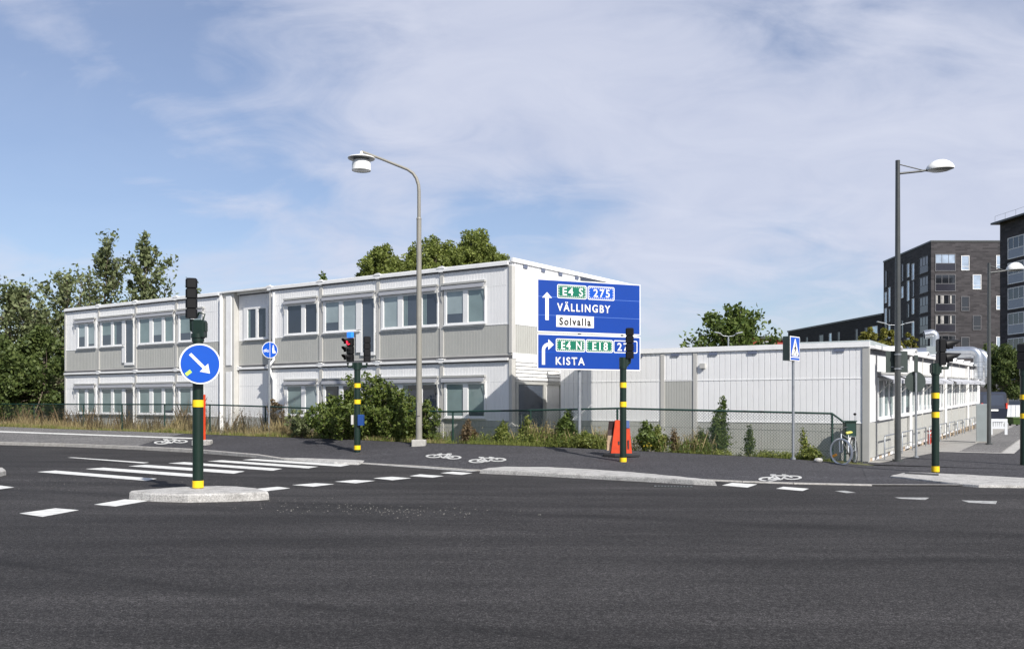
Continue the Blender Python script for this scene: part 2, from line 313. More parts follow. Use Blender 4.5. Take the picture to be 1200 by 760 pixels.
# ---------------------------------------------------------------- building frames
C0 = Vector((0, 29.5, 0)); U = Vector((-.8176, .5757, 0)); VV = Vector((.5757, .8176, 0)); RZ1 = math.atan2(-.5757, .8176)
D0 = Vector((9.83, 25.4, 0)); X2 = Vector((.8511, -.5250, 0)); V2 = Vector((.5250, .8511, 0)); RZ2 = math.atan2(-.5250, .8511)
GG = .007; GR = .016                                        # the side street climbs gently
def tu(p): a = (p-600)/F; return a*C0.y/(U.x-U.y*a)          # metres left of the corner along the long facade
def te(p): a = (p-600)/F; return a*C0.y/(VV.x-VV.y*a)        # metres along its end wall
def tl(p): a = (p-600)/F; return (a*D0.y-D0.x)/(-X2.x+X2.y*a)      # metres left of the corner, low building front
def ts(p): a = (p-600)/F; return (a*D0.y-D0.x)/(V2.x-V2.y*a)       # metres along its side wall
# ---------------------------------------------------------------- ground
TRI = []
def sheet(name, m, rows, kind='structure', keep=True, thick=0):
    n = len(rows[0]); vs = [tuple(p) for r in rows for p in r]; fs = []
    for j in range(len(rows)-1):
        for i in range(n-1): fs.append((j*n+i, j*n+i+1, (j+1)*n+i+1, (j+1)*n+i))
    if keep:
        for f in fs: a, b, c, d = (Vector(vs[i]) for i in f); TRI.append((a, b, c)); TRI.append((a, c, d))
    mb = MB(); mb.add(vs, fs); o = mb.build(name, m, kind=kind); return o
from mathutils.geometry import intersect_ray_tri
def ray(d, o=Vector((0, 0, EYE))):
    best = None
    for a, b, c in TRI:
        h = intersect_ray_tri(a, b, c, d, o, True)
        if h is not None and (best is None or (h-o).length < (best-o).length): best = h
    return best
def hit(x, y, up=0):
    d = Vector(((x-600)/F, 1, -(y-HZ)/F)); h = ray(d)
    if h is None or (y > HZ and h.y > EYE*F/(y-HZ)): h = Vector(px(x, y, EYE*F/(y-HZ)))
    return h+Vector((0, 0, up))
def gz(x, y):
    best = -9
    for a, b, c in TRI:
        if min(a.x, b.x, c.x)-.01 <= x <= max(a.x, b.x, c.x)+.01:
            h = intersect_ray_tri(a, b, c, Vector((0, 0, -1)), Vector((x, y, 20)), True)
            if h is not None: best = max(best, h.z)
    return best if best > -9 else 0
def rgrid(x0, x1, y0, y1, z): return [[(x0, y0, z), (x1, y0, z)], [(x0, y1, z), (x1, y1, z)]]
sheet('ground', M['grassbase'], rgrid(-900, 900, -300, 1500, -.12), keep=False)
road = sheet('road', M['road'], rgrid(-140, 140, -60, 130, 0), keep=False)
# px, kerb bottom y, kerb height, verge edge y, verge edge distance
PRO = [(-150, 516, .12, 494, 46), (0, 521, .12, 499.5, 42), (75, 523, .12, 502.5, 40), (150, 526, .12, 505, 38.3), (225, 530, .12, 508, 35.8), (300, 536, .10, 511, 33), (335, 539.5, .05, 512, 32.2), (365, 541.3, .025, 513, 31.3),
       (420, 543, .025, 515, 29.8), (491, 547, .025, 518.5, 28.6), (547, 551, .025, 519.8, 27.6), (600, 553, .03, 521.5, 27), (660, 555.5, .03, 524, 26.6), (730, 558.5, .03, 527, 26.2), (800, 562, .03, 530.5, 25.6), (870, 565, .025, 534, 25.1), (930, 567, .025, 537.5, 24.7), (1000, 568.5, .025, 543.5, 24.35), (1022, 569, .025, 545.5, 24.25)]
K = []; E = []; KH = []
for p, ky, kh, ey, eZ in PRO: K.append(px(p, ky, EYE*F/(ky-HZ))); E.append(px(p, ey, eZ)); KH.append(kh)
K.insert(0, K[0]+(K[0]-K[1])*9); E.insert(0, E[0]+(K[0]-K[1])+Vector((0, 6, 0))); KH.insert(0, .12)
K0 = [Vector((k.x, k.y, 0)) for k in K]
Kp = [k+Vector((.04, .17, 0)) for k in K0]
path_far = [Vector((e.x, e.y, e.z)) for e in E]
nL = 4                                           # left part of the path is older, paler asphalt
rowK = [Vector((k.x, k.y, h-.006)) for k, h in zip(Kp, KH)]
sheet('footpath', M['path'], [rowK, [a.lerp(b, .5) for a, b in zip(rowK, path_far)], path_far])
# verge behind the path, falling towards the buildings
ver1 = [e+Vector((.5, .8, -.07)) for e in E]; ver1 = [Vector((v.x, v.y, max(v.z, .01))) for v in ver1]
ver2 = [e+Vector((2.0, 3.0, 0)) for e in E]; ver2 = [Vector((v.x, v.y, .012)) for v in ver2]
ver3 = [e+Vector((60 if i > 5 else 20, 80, 0)) for i, e in enumerate(E)]; ver3 = [Vector((v.x, v.y, .01)) for v in ver3]
sheet('verge_ground', M['grassbase'], [path_far, ver1, ver2, ver3])
# pale sand and gravel along the verge edge
mb = MB(); n = len(E)
for i in range(1, n-1):
    a, b = E[i], E[i+1]
    for k in range(10):
        t0, t1 = k/10, (k+1)/10; w0, w1 = [(.10+.09*mnoise.noise(Vector((i*10+q, 3.1, 0))*.9)) if i < 10 else (.28+.16*mnoise.noise(Vector((i*10+q, 3.1, 0))*.9)) for q in (k, k+1)]
        p, q = a.lerp(b, t0), a.lerp(b, t1); d = Vector((.45, .9, -.07))
        p = p+Vector((0, -.04, .004)); q = q+Vector((0, -.04, .004))
        mb.add([p, q, q+d*w1*1.6, p+d*w0*1.6], [(0, 1, 2, 3)])
mb.build('verge_edge', M['soil'], kind='structure')
# ground beside the low building (local frame: x away from the side wall, y along it)
def loc2(x, y, z=0): p = D0+X2*x+V2*y; return Vector((p.x, p.y, z+.02+GG*max(y, 0)*(1 if x < 5 else 0)))
xs = [-1.5, 1, 2.9, 12, 60]; ys = [-.9, 0, 6, 15, 33, 60, 100]
sheet('side_street', M['path'], [[loc2(x, y) for x in xs] for y in ys])
Kr = [K0[-1]+Vector((0, .17, 0)), px(1200, 569.5, 18.3)+Vector((0, .17, 0)), px(1420, 569.5, 18.3)]
sheet('crossing_ground', M['path'], [[Vector((Kr[0].x, Kr[0].y, .019)), Vector((Kr[1].x, Kr[1].y, .019)), Vector((Kr[2].x, Kr[2].y, .019))], [Vector((E[-1].x-.3, E[-1].y, .021)), loc2(4, -.9), loc2(8, -.9)]])
mb = MB()
for y0, y1 in ((-.2, 1.5), (1.5, 4), (4, 6.2)): mb.add([loc2(.0, y0, .006), loc2(.35+y0*.12, y0, .006), loc2(.35+y1*.12, y1, .006), loc2(0, y1, .006)], [(0, 1, 2, 3)])
for y0, y1 in ((6.2, 15), (15, 33), (33, 60)): mb.add([loc2(0, y0, .006), loc2(2.9, y0, .006), loc2(2.9, y1, .006), loc2(0, y1, .006)], [(0, 1, 2, 3)])
mb.build('gravel_pavement', M['gravelpave'], kind='structure')
mb = MB()
mb.add([loc2(1.0, 5.95, .012), loc2(3.2, 5.95, .012), loc2(3.2, 6.3, .012), loc2(1.0, 6.3, .012)], [(0, 1, 2, 3)])
for y0, y1 in ((6.3, 15), (15, 33), (33, 60)): mb.add([loc2(2.85, y0, .012), loc2(3.2, y0, .012), loc2(3.2, y1, .012), loc2(2.85, y1, .012)], [(0, 1, 2, 3)])
mb.build('pavement_edge', M['granlight'], kind='structure')
mb = MB(); mb.add([loc2(1.6, 6.35, .010), loc2(2.8, 6.35, .010), loc2(2.8, 15, .010), loc2(1.6, 15, .010)], [(0, 1, 2, 3)]); mb.add([loc2(1.6, 15, .010), loc2(2.8, 15, .010), loc2(2.8, 40, .010), loc2(1.6, 40, .010)], [(0, 1, 2, 3)])
mb.build('paved_strip', M['oldpath'], kind='structure')
# kerb: raised granite on the left, dropped for the crossings
mb = MB()
for i in range(len(K0)-1):
    a, b = K0[i], K0[i+1]; steps = max(1, int((b-a).length/1.0)) if i else 30
    for k in range(steps):
        p = a.lerp(b, (k+.006)/steps); q = a.lerp(b, (k+1-.006)/steps); h0 = KH[i]+(KH[i+1]-KH[i])*k/steps; h1 = KH[i]+(KH[i+1]-KH[i])*(k+1)/steps
        d = Vector((.04, .17, 0)); ws = .015
        pts = [p+Vector((0, 0, -.02)), p+Vector((.0, ws*.4, h0-.012)), p+Vector((.0, ws*1.6, h0)), p+d+Vector((0, 0, h0)), p+d+Vector((0, 0, -.02))]
        pt2 = [q+Vector((0, 0, -.02)), q+Vector((.0, ws*.4, h1-.012)), q+Vector((.0, ws*1.6, h1)), q+d+Vector((0, 0, h1)), q+d+Vector((0, 0, -.02))]
        mb.add(pts+pt2, [(0, 5, 6, 1), (1, 6, 7, 2), (2, 7, 8, 3), (0, 1, 2, 3, 4), (5, 9, 8, 7, 6)])
kerb = mb.build('kerb', M['granite'], kind='structure')
mb = MB(); d = Vector((0, .13, 0))
for a, b in ((Kr[0]-Vector((0, .17, 0)), Kr[1]-Vector((0, .17, 0))), (Kr[1]-Vector((0, .17, 0)), Kr[2])): 
    a = Vector((a.x, a.y, .024)); b = Vector((b.x, b.y, .024)); mb.add([a, b, b+d, a+d], [(0, 1, 2, 3)])
mb.build('flush_kerb', M['granite'], kind='structure')
# older, paler asphalt of the left half of the path, and the white line on it
def drape(poly, up, m, name, parent=None): 
    mb = MB(); mb.add([hit(x, y, up) for x, y in poly], [tuple(range(len(poly)))]); return mb.build(name, m, parent, kind='structure')
def drape_strip(top, bot, up, m, name, parent=None, nseg=14):
    def lerp(ln, t):
        k = min(int(t*(len(ln)-1)), len(ln)-2); f = t*(len(ln)-1)-k; return (ln[k][0]+(ln[k+1][0]-ln[k][0])*f, ln[k][1]+(ln[k+1][1]-ln[k][1])*f)
    mb = MB(); vs = []
    for i in range(nseg+1): t = i/nseg; vs += [hit(*lerp(bot, t), up), hit(*lerp(top, t), up)]
    mb.add(vs, [(2*i, 2*i+2, 2*i+3, 2*i+1) for i in range(nseg)]); return mb.build(name, m, parent, kind='structure')
def rowpt(i, t, up): return rowK[i].lerp(path_far[i], t)+Vector((0, 0, up))
rows = []
for t in (.012, .35, .5, .7, .995):
    rows.append([rowpt(i, t, .005) for i in range(0, 5)]+[rowpt(4, t, .005).lerp(rowpt(5, t, .005), .1+t*.8)])
sheet('old_footpath_surface', M['oldpath'], rows)
drape_strip([(-60, 502.8), (230, 513.2)], [(-60, 504.2), (230, 514.5)], .012, M['paint'], 'path_line', nseg=10)
# traffic islands
def island(name, topx, z, m, label=None, bev=.03, front=None):
    top = [px(x, y, (EYE-z)*F/(y-HZ)) for x, y in topx]; c = sum(top, Vector())/len(top)
    res = []                                     # refine + roughen the outline
    for i in range(len(top)):
        a, b = top[i], top[(i+1) % len(top)]; n = max(1, int((b-a).length/.22))
        for k in range(n):
            p = a.lerp(b, k/n); w = mnoise.noise(p*2.3)*.025; res.append(p+(p-c).normalized()*w)
    n = len(res); mb = MB(); vs = []
    for p in res: vs.append((p.x+(p.x-c.x)*.01, p.y+(p.y-c.y)*.01, -.01))
    for p in res: vs.append((p.x, p.y, z-bev))
    for p in res: q = p+(c-p).normalized()*bev; vs.append((q.x, q.y, z+mnoise.noise(p*5)*.006))
    for p in res: q = p+(c-p)*.3; vs.append((q.x, q.y, z+.006))
    fs = [(k*n+i, k*n+(i+1) % n, (k+1)*n+(i+1) % n, (k+1)*n+i) for k in range(3) for i in range(n)]+[tuple(range(3*n, 4*n))]
    mb.add(vs, fs); return mb.build(name, m, kind='structure')
island('traffic_island', [(152, 574.8), (176, 577.2), (220, 578.6), (266, 577.6), (300, 576.4), (314, 575.4), (302, 571.5), (280, 569.5), (256, 568.6), (232, 569.2), (200, 570.8), (170, 573)], .14, M['granlight'])
island('traffic_island', [(563, 549.6), (585, 550.6), (620, 552), (700, 556), (780, 560.2), (812, 562), (838, 563), (828, 561), (780, 556.2), (740, 552.6), (690, 549), (640, 546.7), (590, 546.3), (572, 547.6)], .095, M['granlight'])
island('traffic_island', [(323, 535), (345, 537.4), (392, 541), (420, 541.6), (434, 537), (430, 533.8), (400, 531.6), (358, 529)], .06, M['granlight'])
island('traffic_island', [(-60, 552), (-10, 554), (7, 550), (4, 547.3), (-40, 546)], .12, M['granlight'])
island('traffic_island', [(1043, 557), (1075, 560.5), (1110, 564.5), (1147, 567.8), (1210, 568.5), (1290, 569), (1290, 565), (1210, 560), (1130, 555.5), (1065, 552.3)], .05, M['granlight'], bev=.01)
drape_strip([(1062, 554.6), (1100, 557)], [(1060, 556.4), (1100, 559)], .045, M['asphbit'], 'island_inset', nseg=2)
# painted markings
def mark(poly, m='paint', nm='lane_marking'):
    mb = MB(); mb.add([Vector(((x-600)/F*EYE*F/(y-HZ), EYE*F/(y-HZ), .004)) for x, y in poly], [tuple(range(len(poly)))]); return mb.build(nm, M[m], road, kind='structure')
for s in ([(43, 552.6), (65, 551), (184, 560.6), (171, 563)], [(100, 549.2), (121, 547.6), (239, 556), (225, 558.6)], [(150, 545.9), (170, 544.3), (287, 552), (274, 554.7)], [(197, 542.5), (216, 541.1), (331, 549), (319, 551.2)],
          [(243, 540.1), (260, 538.9), (373, 546.5), (361, 548.5)], [(284, 538.5), (299, 537.3), (410, 544.4), (399, 546.4)]): mark(s, nm='crosswalk_stripe')
mark([(79, 535.8), (86, 535.6), (175, 541.7), (168, 542.6)])
for s in ([(22.5, 601.3), (65, 595.2), (92.5, 597.4), (50, 605.3)], [(110, 591), (146, 584.8), (178, 586), (135, 593.2)], [(300, 572.5), (325, 570), (340, 571.8), (312, 575.3)], [(342, 568), (370, 565.8), (392, 567), (367, 570)],
          [(392, 564), (415, 562), (440, 563), (417, 566)], [(437, 560), (459, 558.3), (482, 560), (460, 562.4)], [(480, 557.5), (492, 555.4), (520, 557.4), (507, 559.3)], [(516, 554), (530, 552.3), (554, 554), (541, 556)],
          [(-30, 571), (0, 568.6), (17, 570.7), (-8, 574)]): mark(s)
for s in ([(846, 568.4), (858, 565.4), (887.4, 567.2), (876, 571)], [(909.6, 572.3), (918, 570), (948, 572.3), (940.5, 575)]): mark(s)
for s in ([(978, 575), (990, 574.6), (1003, 577), (992, 577.4)], [(1048, 582.5), (1089, 582.8), (1084.5, 585.5), (1056, 584.2)], [(1126.5, 586), (1168.5, 587), (1167, 590.3), (1135.5, 588.8)]): mark(s, 'paintworn')
mark([(430, 542.3), (560, 551.6), (552, 552.4), (420, 543)], 'paintworn')
def bikemark(cx, cy, s, flip, worn=False):       # bicycle symbol draped on the path; sizes in pixels of the picture
    mb = MB(); up = .010
    def P(x, y): return hit(cx+x*s*flip, cy+y*s, up)
    def ring(x, y, rx, ry, w):
        vs = []; n = 22
        for k in range(n): a = 2*pi*k/n; vs += [P(x+rx*cos(a), y+ry*sin(a)), P(x+(rx-w*1.6)*cos(a), y+(ry-w*.5)*sin(a))]
        mb.add(vs, [(2*k, (2*k+2) % (2*n), (2*k+3) % (2*n), 2*k+1) for k in range(n)])
    def ln(pts, w):
        for (a, b), (c, d) in zip(pts, pts[1:]):
            L = math.hypot(c-a, (d-b)*4)+1e-6; nx, ny = -(d-b)*4/L*w*1.5, (c-a)/L*w*.6
            mb.add([P(a+nx, b+ny), P(a-nx, b-ny), P(c-nx, d-ny), P(c+nx, d+ny)], [(0, 1, 2, 3)])
    ring(-12, 1, 10, 2.3, 2); ring(12.5, -.6, 10, 2.2, 2)
    ln([(-12, 1), (-6, -2.6), (7, -2.4), (1, 1.6), (-12, 1)], .8); ln([(1, 1.6), (-7, -3.4)], .8); ln([(12.5, -.6), (6, -3.3), (2, -3.6)], .8); ln([(-10, -3.4), (-4, -3.3)], 1)
    mb.build('bicycle_symbol', M['paintbike'], kind='structure')
bikemark(520, 535, .95, -1); bikemark(571, 539.2, 1.0, 1); bikemark(914, 560.3, 1.15, 1); bikemark(200, 517.6, .9, 1)
# drain grate and grit
g = thing('drain_grate', 'black slotted drain grate in the gutter below the long kerb island', 'drain grate', px(789, 570.2, EYE*F/(570.2-HZ))+Vector((0, 0, .004)), R(-8))
mb = MB(); w = .37
mb.box(-w, w, -.13, -.11, 0, .012); mb.box(-w, w, .11, .13, 0, .012); mb.box(-w, -w+.02, -.11, .11, 0, .012); mb.box(w-.02, w, -.11, .11, 0, .012); mb.build('frame', M['dkgrey'], g)
mb = MB()
for k in range(12): x = -w+.03+k*(2*w-.06)/11; mb.box(x-.01, x+.01, -.108, .108, .001, .011)
mb.build('bars', M['dkgrey'], g); mb = MB(); mb.box(-w+.021, w-.021, -.109, .109, -.003, 0.0005); mb.build('opening', M['darkgap'], g)
pts = []
for k in range(260):
    x = rng.normal(450, 75) if k % 3 else rng.uniform(170, 430); y = 598+(x-450)*.02+rng.normal(0, 3.2) if k % 3 else rng.uniform(583, 592)
    Y = EYE*F/(y-HZ); p = px(x, y, Y); r = rng.uniform(.004, .011)*(1.4 if k % 3 else 1); pts.append((p.x, p.y, r))
for k in range(260):
    x = rng.uniform(20, 300); y = rng.uniform(557, 575) ; Y = EYE*F/(y-HZ); p = px(x, y, Y); pts.append((p.x, p.y, rng.uniform(.005, .010)))
mb = MB()
for x, y, r in pts:
    a = rng.uniform(0, 3); o = [(r*cos(a+k*pi/2)*rng.uniform(.7, 1.3)+x, r*sin(a+k*pi/2)*rng.uniform(.7, 1.3)+y, .002) for k in range(4)]
    mb.add(o+[(x, y, r*.9)], [(0, 1, 4), (1, 2, 4), (2, 3, 4), (3, 0, 4)])
mb.build('loose_gravel', mat('grit', (.17, .165, .15), .9, var=.4, vscale=6), kind='stuff')

# ---------------------------------------------------------------- modular buildings: common pieces
def grooved(mb, x0, x1, z0, z1, y=0, pitch=.125, axis='x', d=.018, w=.012, off=0):
    """corrugated sheet facing -y (axis x) or +x (axis y)"""
    xs = [(x0, 0)]; k = math.ceil((x0+.02-off)/pitch)
    while off+k*pitch < x1-.02:
        c = off+k*pitch; xs += [(c-w, 0), (c-w*.45, d), (c+w*.45, d), (c+w, 0)]; k += 1
    xs.append((x1, 0)); n = len(xs)
    if axis == 'x': vs = [(x, y+e, z) for z in (z0, z1) for x, e in xs]; fs = [(i, i+1, n+i+1, n+i) for i in range(n-1)]
    else: vs = [(y-e, x, z) for z in (z0, z1) for x, e in xs]; fs = [(i, i+1, n+i+1, n+i) for i in range(n-1)]
    mb.add(vs, fs)
class Fr:
    """maps (s along the wall, o outwards, z) into building coordinates"""
    def __init__(s, kind, off=0, shear=0): s.k = kind; s.off = off; s.g = shear
    def box(s, mb, a0, a1, o0, o1, z0, z1):
        n = len(mb.v)
        if s.k == 'x': mb.box(a0, a1, s.off-o0, s.off-o1, z0, z1)
        else: mb.box(s.off+o0, s.off+o1, a0, a1, z0, z1)
        if s.g: mb.v[n:] = [(p[0], p[1], p[2]+s.g*p[1]) for p in mb.v[n:]]
    def pt(s, a, o, z): p = (a, s.off-o, z) if s.k == 'x' else (s.off+o, a, z); return (p[0], p[1], p[2]+s.g*p[1]) if s.g else p
def window(fr, par, a0, a1, z0, z1, panes, tall=None, awn=True, label=None, fw=.07, pz=None):
    """panes: list of (start, end, material); tall: (start, end, z bottom) a door-high light"""
    mb = MB(); lo, hi = a0, a1; o0, o1 = .004, .045
    ed = sorted(panes, key=lambda p: p[0]); zb = z0
    fr.box(mb, lo, hi, o0, o1, z1-fw, z1); end = tall[0]-fw if tall else hi
    fr.box(mb, lo, end, o0, o1, z0, z0+fw)
    xs = [lo]; 
    for p in ed: xs += [p[0], p[1]]
    if tall: xs += [tall[0], tall[1]]
    xs.append(hi)
    for i in range(0, len(xs), 2):
        a, b = xs[i], xs[i+1]
        bot = z0+fw if not (tall and i >= len(xs)-4) else tall[2]
        if b-a > .005: fr.box(mb, a, b, o0, o1, bot, z1-fw)
    if tall: fr.box(mb, tall[0]-fw, hi, o0, o1, tall[2]-.12, tall[2])
    fr.box(mb, lo-.02, end if tall else hi+.02, o1+.002, o1+.04, z0-.012, z0+.022)      # sill
    f = mb.build('window', M['frame'], par, label)
    for a, b, m in ed:
        half = m.startswith('blind') and random.random() < .4
        q = MB(); fr.box(q, a-.005, b+.005, .006, .014, z0+fw-.005, z1-fw+.005); q.build('pane', M['dark2' if half else m], f)
        if half: q = MB(); zc = z1-fw-(z1-z0-2*fw)*random.choice((.55, .7, .82, .88)); fr.box(q, a, b, .0145, .0155, zc, z1-fw); q.build('blind', M[m], f)
        elif m == 'dark2' or (m == 'dark' and random.random() < .3):
            q = MB(); 
            for k in range(3): xa = a+(b-a)*(.04+.09*k); fr.box(q, xa, xa+(b-a)*.07, .0145, .0155, z0+fw, z1-fw)
            q.build('curtain', M['blind'], f)
        q = MB(); g = .018
        for (aa, bb, c, d) in ((a, b, z0+fw, z0+fw+g), (a, b, z1-fw-g, z1-fw), (a, a+g, z0+fw+g, z1-fw-g), (b-g, b, z0+fw+g, z1-fw-g)): fr.box(q, aa, bb, .016, .030, c, d)
        q.build('sash', M['frame'], f)
    if tall:
        q = MB(); fr.box(q, tall[0]-.003, tall[1]+.003, .006, .014, tall[2]-.003, z1-fw+.003); q.build('pane', M['dark2'], f)
    return f
def awning(fr, par, a0, a1, z, out=.11, drop=.04):
    mb = MB(); P = fr.pt
    top = [P(a0, .03, z), P(a1, .03, z), P(a1, out, z-drop), P(a0, out, z-drop)]; bt = [P(a0, .03, z-.02), P(a1, .03, z-.02), P(a1, out, z-drop-.02), P(a0, out, z-drop-.02)]
    mb.add(top+bt, [(0, 1, 2, 3), (7, 6, 5, 4), (0, 4, 5, 1), (1, 5, 6, 2), (2, 6, 7, 3), (3, 7, 4, 0)])
    fr.box(mb, a0, a1, out+.002, out+.022, z-drop-.11, z-drop+.005)
    o = mb.build('awning', M['awn'], par)
    q = MB(); fr.box(q, a0-.02, a1+.02, .006, .10, z+.003, z+.07); q.build('awning_box', M['gtrim'], o)
    q = MB()
    for a in (a0-.012, a1+.012):
        q = MB(); q.tube([P(a, out, z-drop-.03), P(a, .05, z-.55)], .010, 6); q.build('arm', M['gtrim'], o)
    return o
M['shade'] = mat('painted_shadow_and_gap', (.11, .11, .115), .7)  # dark tone for painted shadow under the gutters, shared with the floor gap
M['awn'] = mat('awning_fabric', (.42, .43, .46), .7, var=.05, dirt=(.3, .3, .3), damt=.3, dscale=3)

# ---------------------------------------------------------------- two storey building
B1 = thing('office_building', 'long two-storey white and grey modular building with awnings over its windows', 'building', C0, RZ1)
F1 = Fr('x'); F1c = Fr('x', .34); E1 = Fr('y')
LEN = tu(75.5); tA, tB = tu(259), tu(316.5)       # the middle bay between tA and tB stands back a little
DEP = 8.6; ZB = -.12
core = MB()
core.box(-LEN+.02, -.02, .36, DEP, ZB, 6.16); core.box(-LEN+.02, -tA, .03, .36, ZB, 6.16); core.box(-tB, -.02, .03, .36, ZB, 6.16); core.build('core_wall', M['white'], B1)
posts = [LEN-.06, tu(116), tu(159.5), tu(207), tu(258), ]
segs = [(tu(75.5), tu(116), 0), (tu(116), tu(159.5), 0), (tu(159.5), tu(207), 0), (tu(207), tA, 0), (tu(272), tB, 1), (tB, tu(376.5), 0), (tu(376.5), tu(443.5), 0), (tu(443.5), tu(518), 0), (tu(518), 0.0, 0)]
for fl in (0, 3.1):
    for a, b, rec in segs:
        y = .34 if rec else 0
        wh = MB(); gy = MB(); seam = MB()
        grooved(wh, -a, -b, fl+1.11, fl+2.98 if fl else 2.99, y, d=.009, w=.008); grooved(gy, -a, -b, fl+(.15 if fl else ZB), fl+1.08, y, d=.009, w=.008)
        wh.build('wall_panel', M['white'], B1); gy.build('lower_panel', M['grey'], B1, 'grey panel below the window line')
        f = F1c if rec else F1
        f.box(seam, -a+.03, -b-.03, -.01, .010, fl+1.08, fl+1.11); f.box(seam, -a+.03, -b-.03, .001, .004, fl+2.345, fl+2.36); seam.build('panel_seam', M['wtrim'], B1)
for p, w in ((77, .10), (116, .11), (159.5, .13), (207, .14), (376.5, .16), (443.5, .16), (518, .15)):
    mb = MB(); c = -tu(p); F1.box(mb, c-w/2, c+w/2, .001, .03, ZB, 2.93); F1.box(mb, c-w/2, c+w/2, .001, .03, 3.2, 6.04); mb.build('joint_post', M['beige'], B1)
mb = MB(); F1.box(mb, -tB-.02, -tB+.10, .001, .03, ZB, 2.93); F1.box(mb, -tB-.02, -tB+.10, .001, .03, 3.2, 6.04); mb.build('joint_post', M['beige'], B1)
# narrow link between the left block and the middle bay: white column with beige edges
mb = MB(); F1.box(mb, -tu(268.6), -tu(263), -.001, .03, ZB, 2.93); F1.box(mb, -tu(268.6), -tu(263), -.001, .03, 3.2, 6.04); 
mb.v = [(2*(-tu(265.8))-p[0], p[1], p[2]) for p in mb.v]; mb.f = [f[::-1] for f in mb.f]
mb = MB(); mb.box(-tA+.01, -tu(272)-.02, .10, .36, ZB, 6.16); mb.build('link_wall', M['beige'], B1)
mb = MB(); mb.box(-tu(263.2), -tu(269.2), .065, .099, ZB, 2.93); mb.box(-tu(263.2), -tu(269.2), .065, .099, 3.2, 6.04); mb.build('link_column', M['wtrim'], B1)
mb = MB(); mb.tube([(-tu(260), -.06, -.1), (-tu(260), -.06, 6.0)], .045, 10); mb.build('downpipe', M['wtrim'], B1)
x = -tu(322.5); mb = MB(); mb.tube([(x, -.07, 0), (x, -.07, 2.55), (x-.12, -.07, 2.72), (x-.16, -.12, 2.95), (x-.13, -.2, 3.08), (x, -.2, 3.2), (x, -.07, 3.34), (x, -.07, 5.95)], .05, 10); mb.build('downpipe', M['wtrim'], B1)
# corner post
mb = MB(); mb.box(-.10, .015, -.035, .18, ZB, 3.07); mb.box(-.10, .015, -.035, .18, 3.26, 6.05); mb.build('corner_post', M['gtrim2'] if 'gtrim2' in M else M['beige'], B1)
# gutters, eaves
for z, zt in ((6.08, 6.2), (3.02, 3.1)):
    up = z > 5
    for i, (a, b, rec) in enumerate(segs):
        y = .34 if rec else 0; mb = MB(); x0, x1 = -a+.09, -b-.09
        if i == 8: x1 = -.12
        mb.box(x0, x1, y-.075, y-.02, z, z+.012); mb.box(x0, x1, y-.085, y-.07, z, z+(.10 if up else .085)); mb.box(x0, x1, y-.03, y-.015, z, z+.085)
        mb.build('gutter', M['wtrim'], B1)
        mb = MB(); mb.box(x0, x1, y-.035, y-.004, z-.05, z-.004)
        mb.build('painted_gutter_shadow', M['shade'], B1)  # dark strip that paints the shadow below the gutter
        # joint cap on top of each gutter end
        if i:
            mb = MB(); c = -a; mb.box(c-.17, c+.17, y-.10, y-.0, z+.10 if up else z+.088, z+.12 if up else z+.105); mb.add([(c-.17, y-.098, z+.12), (c-.08, y-.098, z+.165), (c+.06, y-.098, z+.185), (c+.17, y-.098, z+.12), (c-.17, y, z+.12), (c-.06, y, z+.185), (c+.06, y, z+.185), (c+.17, y, z+.12)] if up else [(c-.10, y-.098, z+.105), (c-.05, y-.098, z+.13), (c+.05, y-.098, z+.13), (c+.10, y-.098, z+.105), (c-.10, y, z+.105), (c-.05, y, z+.13), (c+.05, y, z+.13), (c+.10, y, z+.105)],
                   [(0, 3, 2, 1), (4, 5, 6, 7), (0, 1, 5, 4), (1, 2, 6, 5), (2, 3, 7, 6), (3, 0, 4, 7)])
            mb.box(c-.085, c+.085, y-.088, y-.032, z-.02, z+.10 if up else z+.086); mb.build('gutter_joint', M['wtrim'], B1)
    mb = MB()
    if up: mb.box(-LEN, -.0, .0, DEP+.05, 6.163, 6.2); mb.box(-LEN, 0, -.0, .10, 6.2, 6.23); mb.build('roof', M['wtrim'], B1)
    else:
        for a, b, rec in segs:
            y = .34 if rec else 0; mb.box(-a+.01, -b-.01, y-.01, y+.03, 3.19, 3.245)
        mb.build('floor_beam', M['beige'], B1)
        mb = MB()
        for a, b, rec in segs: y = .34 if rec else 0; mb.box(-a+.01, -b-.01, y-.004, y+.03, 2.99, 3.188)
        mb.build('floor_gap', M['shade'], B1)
# windows of the long facade (pixel columns turned into metres by tu)
def xw(p): return -tu(p)
WN = [((90.5, 113.6), [(92.6, 100.4), (103.6, 111.5)], None, (88.5, 112.5)), ((118, 157.6), [(120.2, 131), (134, 143.8)], (147.8, 156.6), (117.8, 157.6)), ((162.5, 205), [(164.2, 176), (180, 190.4), (193.8, 203.8)], None, (161.8, 205.2)),
      ((209.6, 238.5), [(211.5, 224.5), (227.5, 236.8)], None, (209.2, 239.4)), ((333.6, 373.8), [(339.6-2, 354), (358.4, 372)], None, (334.6, 372.4)), ((379.4, 440), [(382, 398), (402.6, 418.2)], (425, 438.8), (379.6, 440)),
      ((447.8, 514.6), [(450.2, 467), (472.8, 491.2), (495.3, 513)], None, (446.6, 513.6)), ((521.4, 570), [(523.8, 543.5), (549, 568.2)], None, (519.4, 569))]
import itertools
mats = {(0, 1): 'b2,b2', (1, 1): 'b,d2', (2, 1): 'b,b2,b', (3, 1): 'b,b2', (4, 1): 'd,d', (5, 1): 'b2,b2', (6, 1): 'b2,d2,d', (7, 1): 'b2,b', (0, 0): 'b,b', (1, 0): 'b,b', (2, 0): 'b,b,b', (3, 0): 'b,b', (4, 0): 'b,b2', (5, 0): 'd,d', (6, 0): 'd,d,d', (7, 0): 'b,b'}
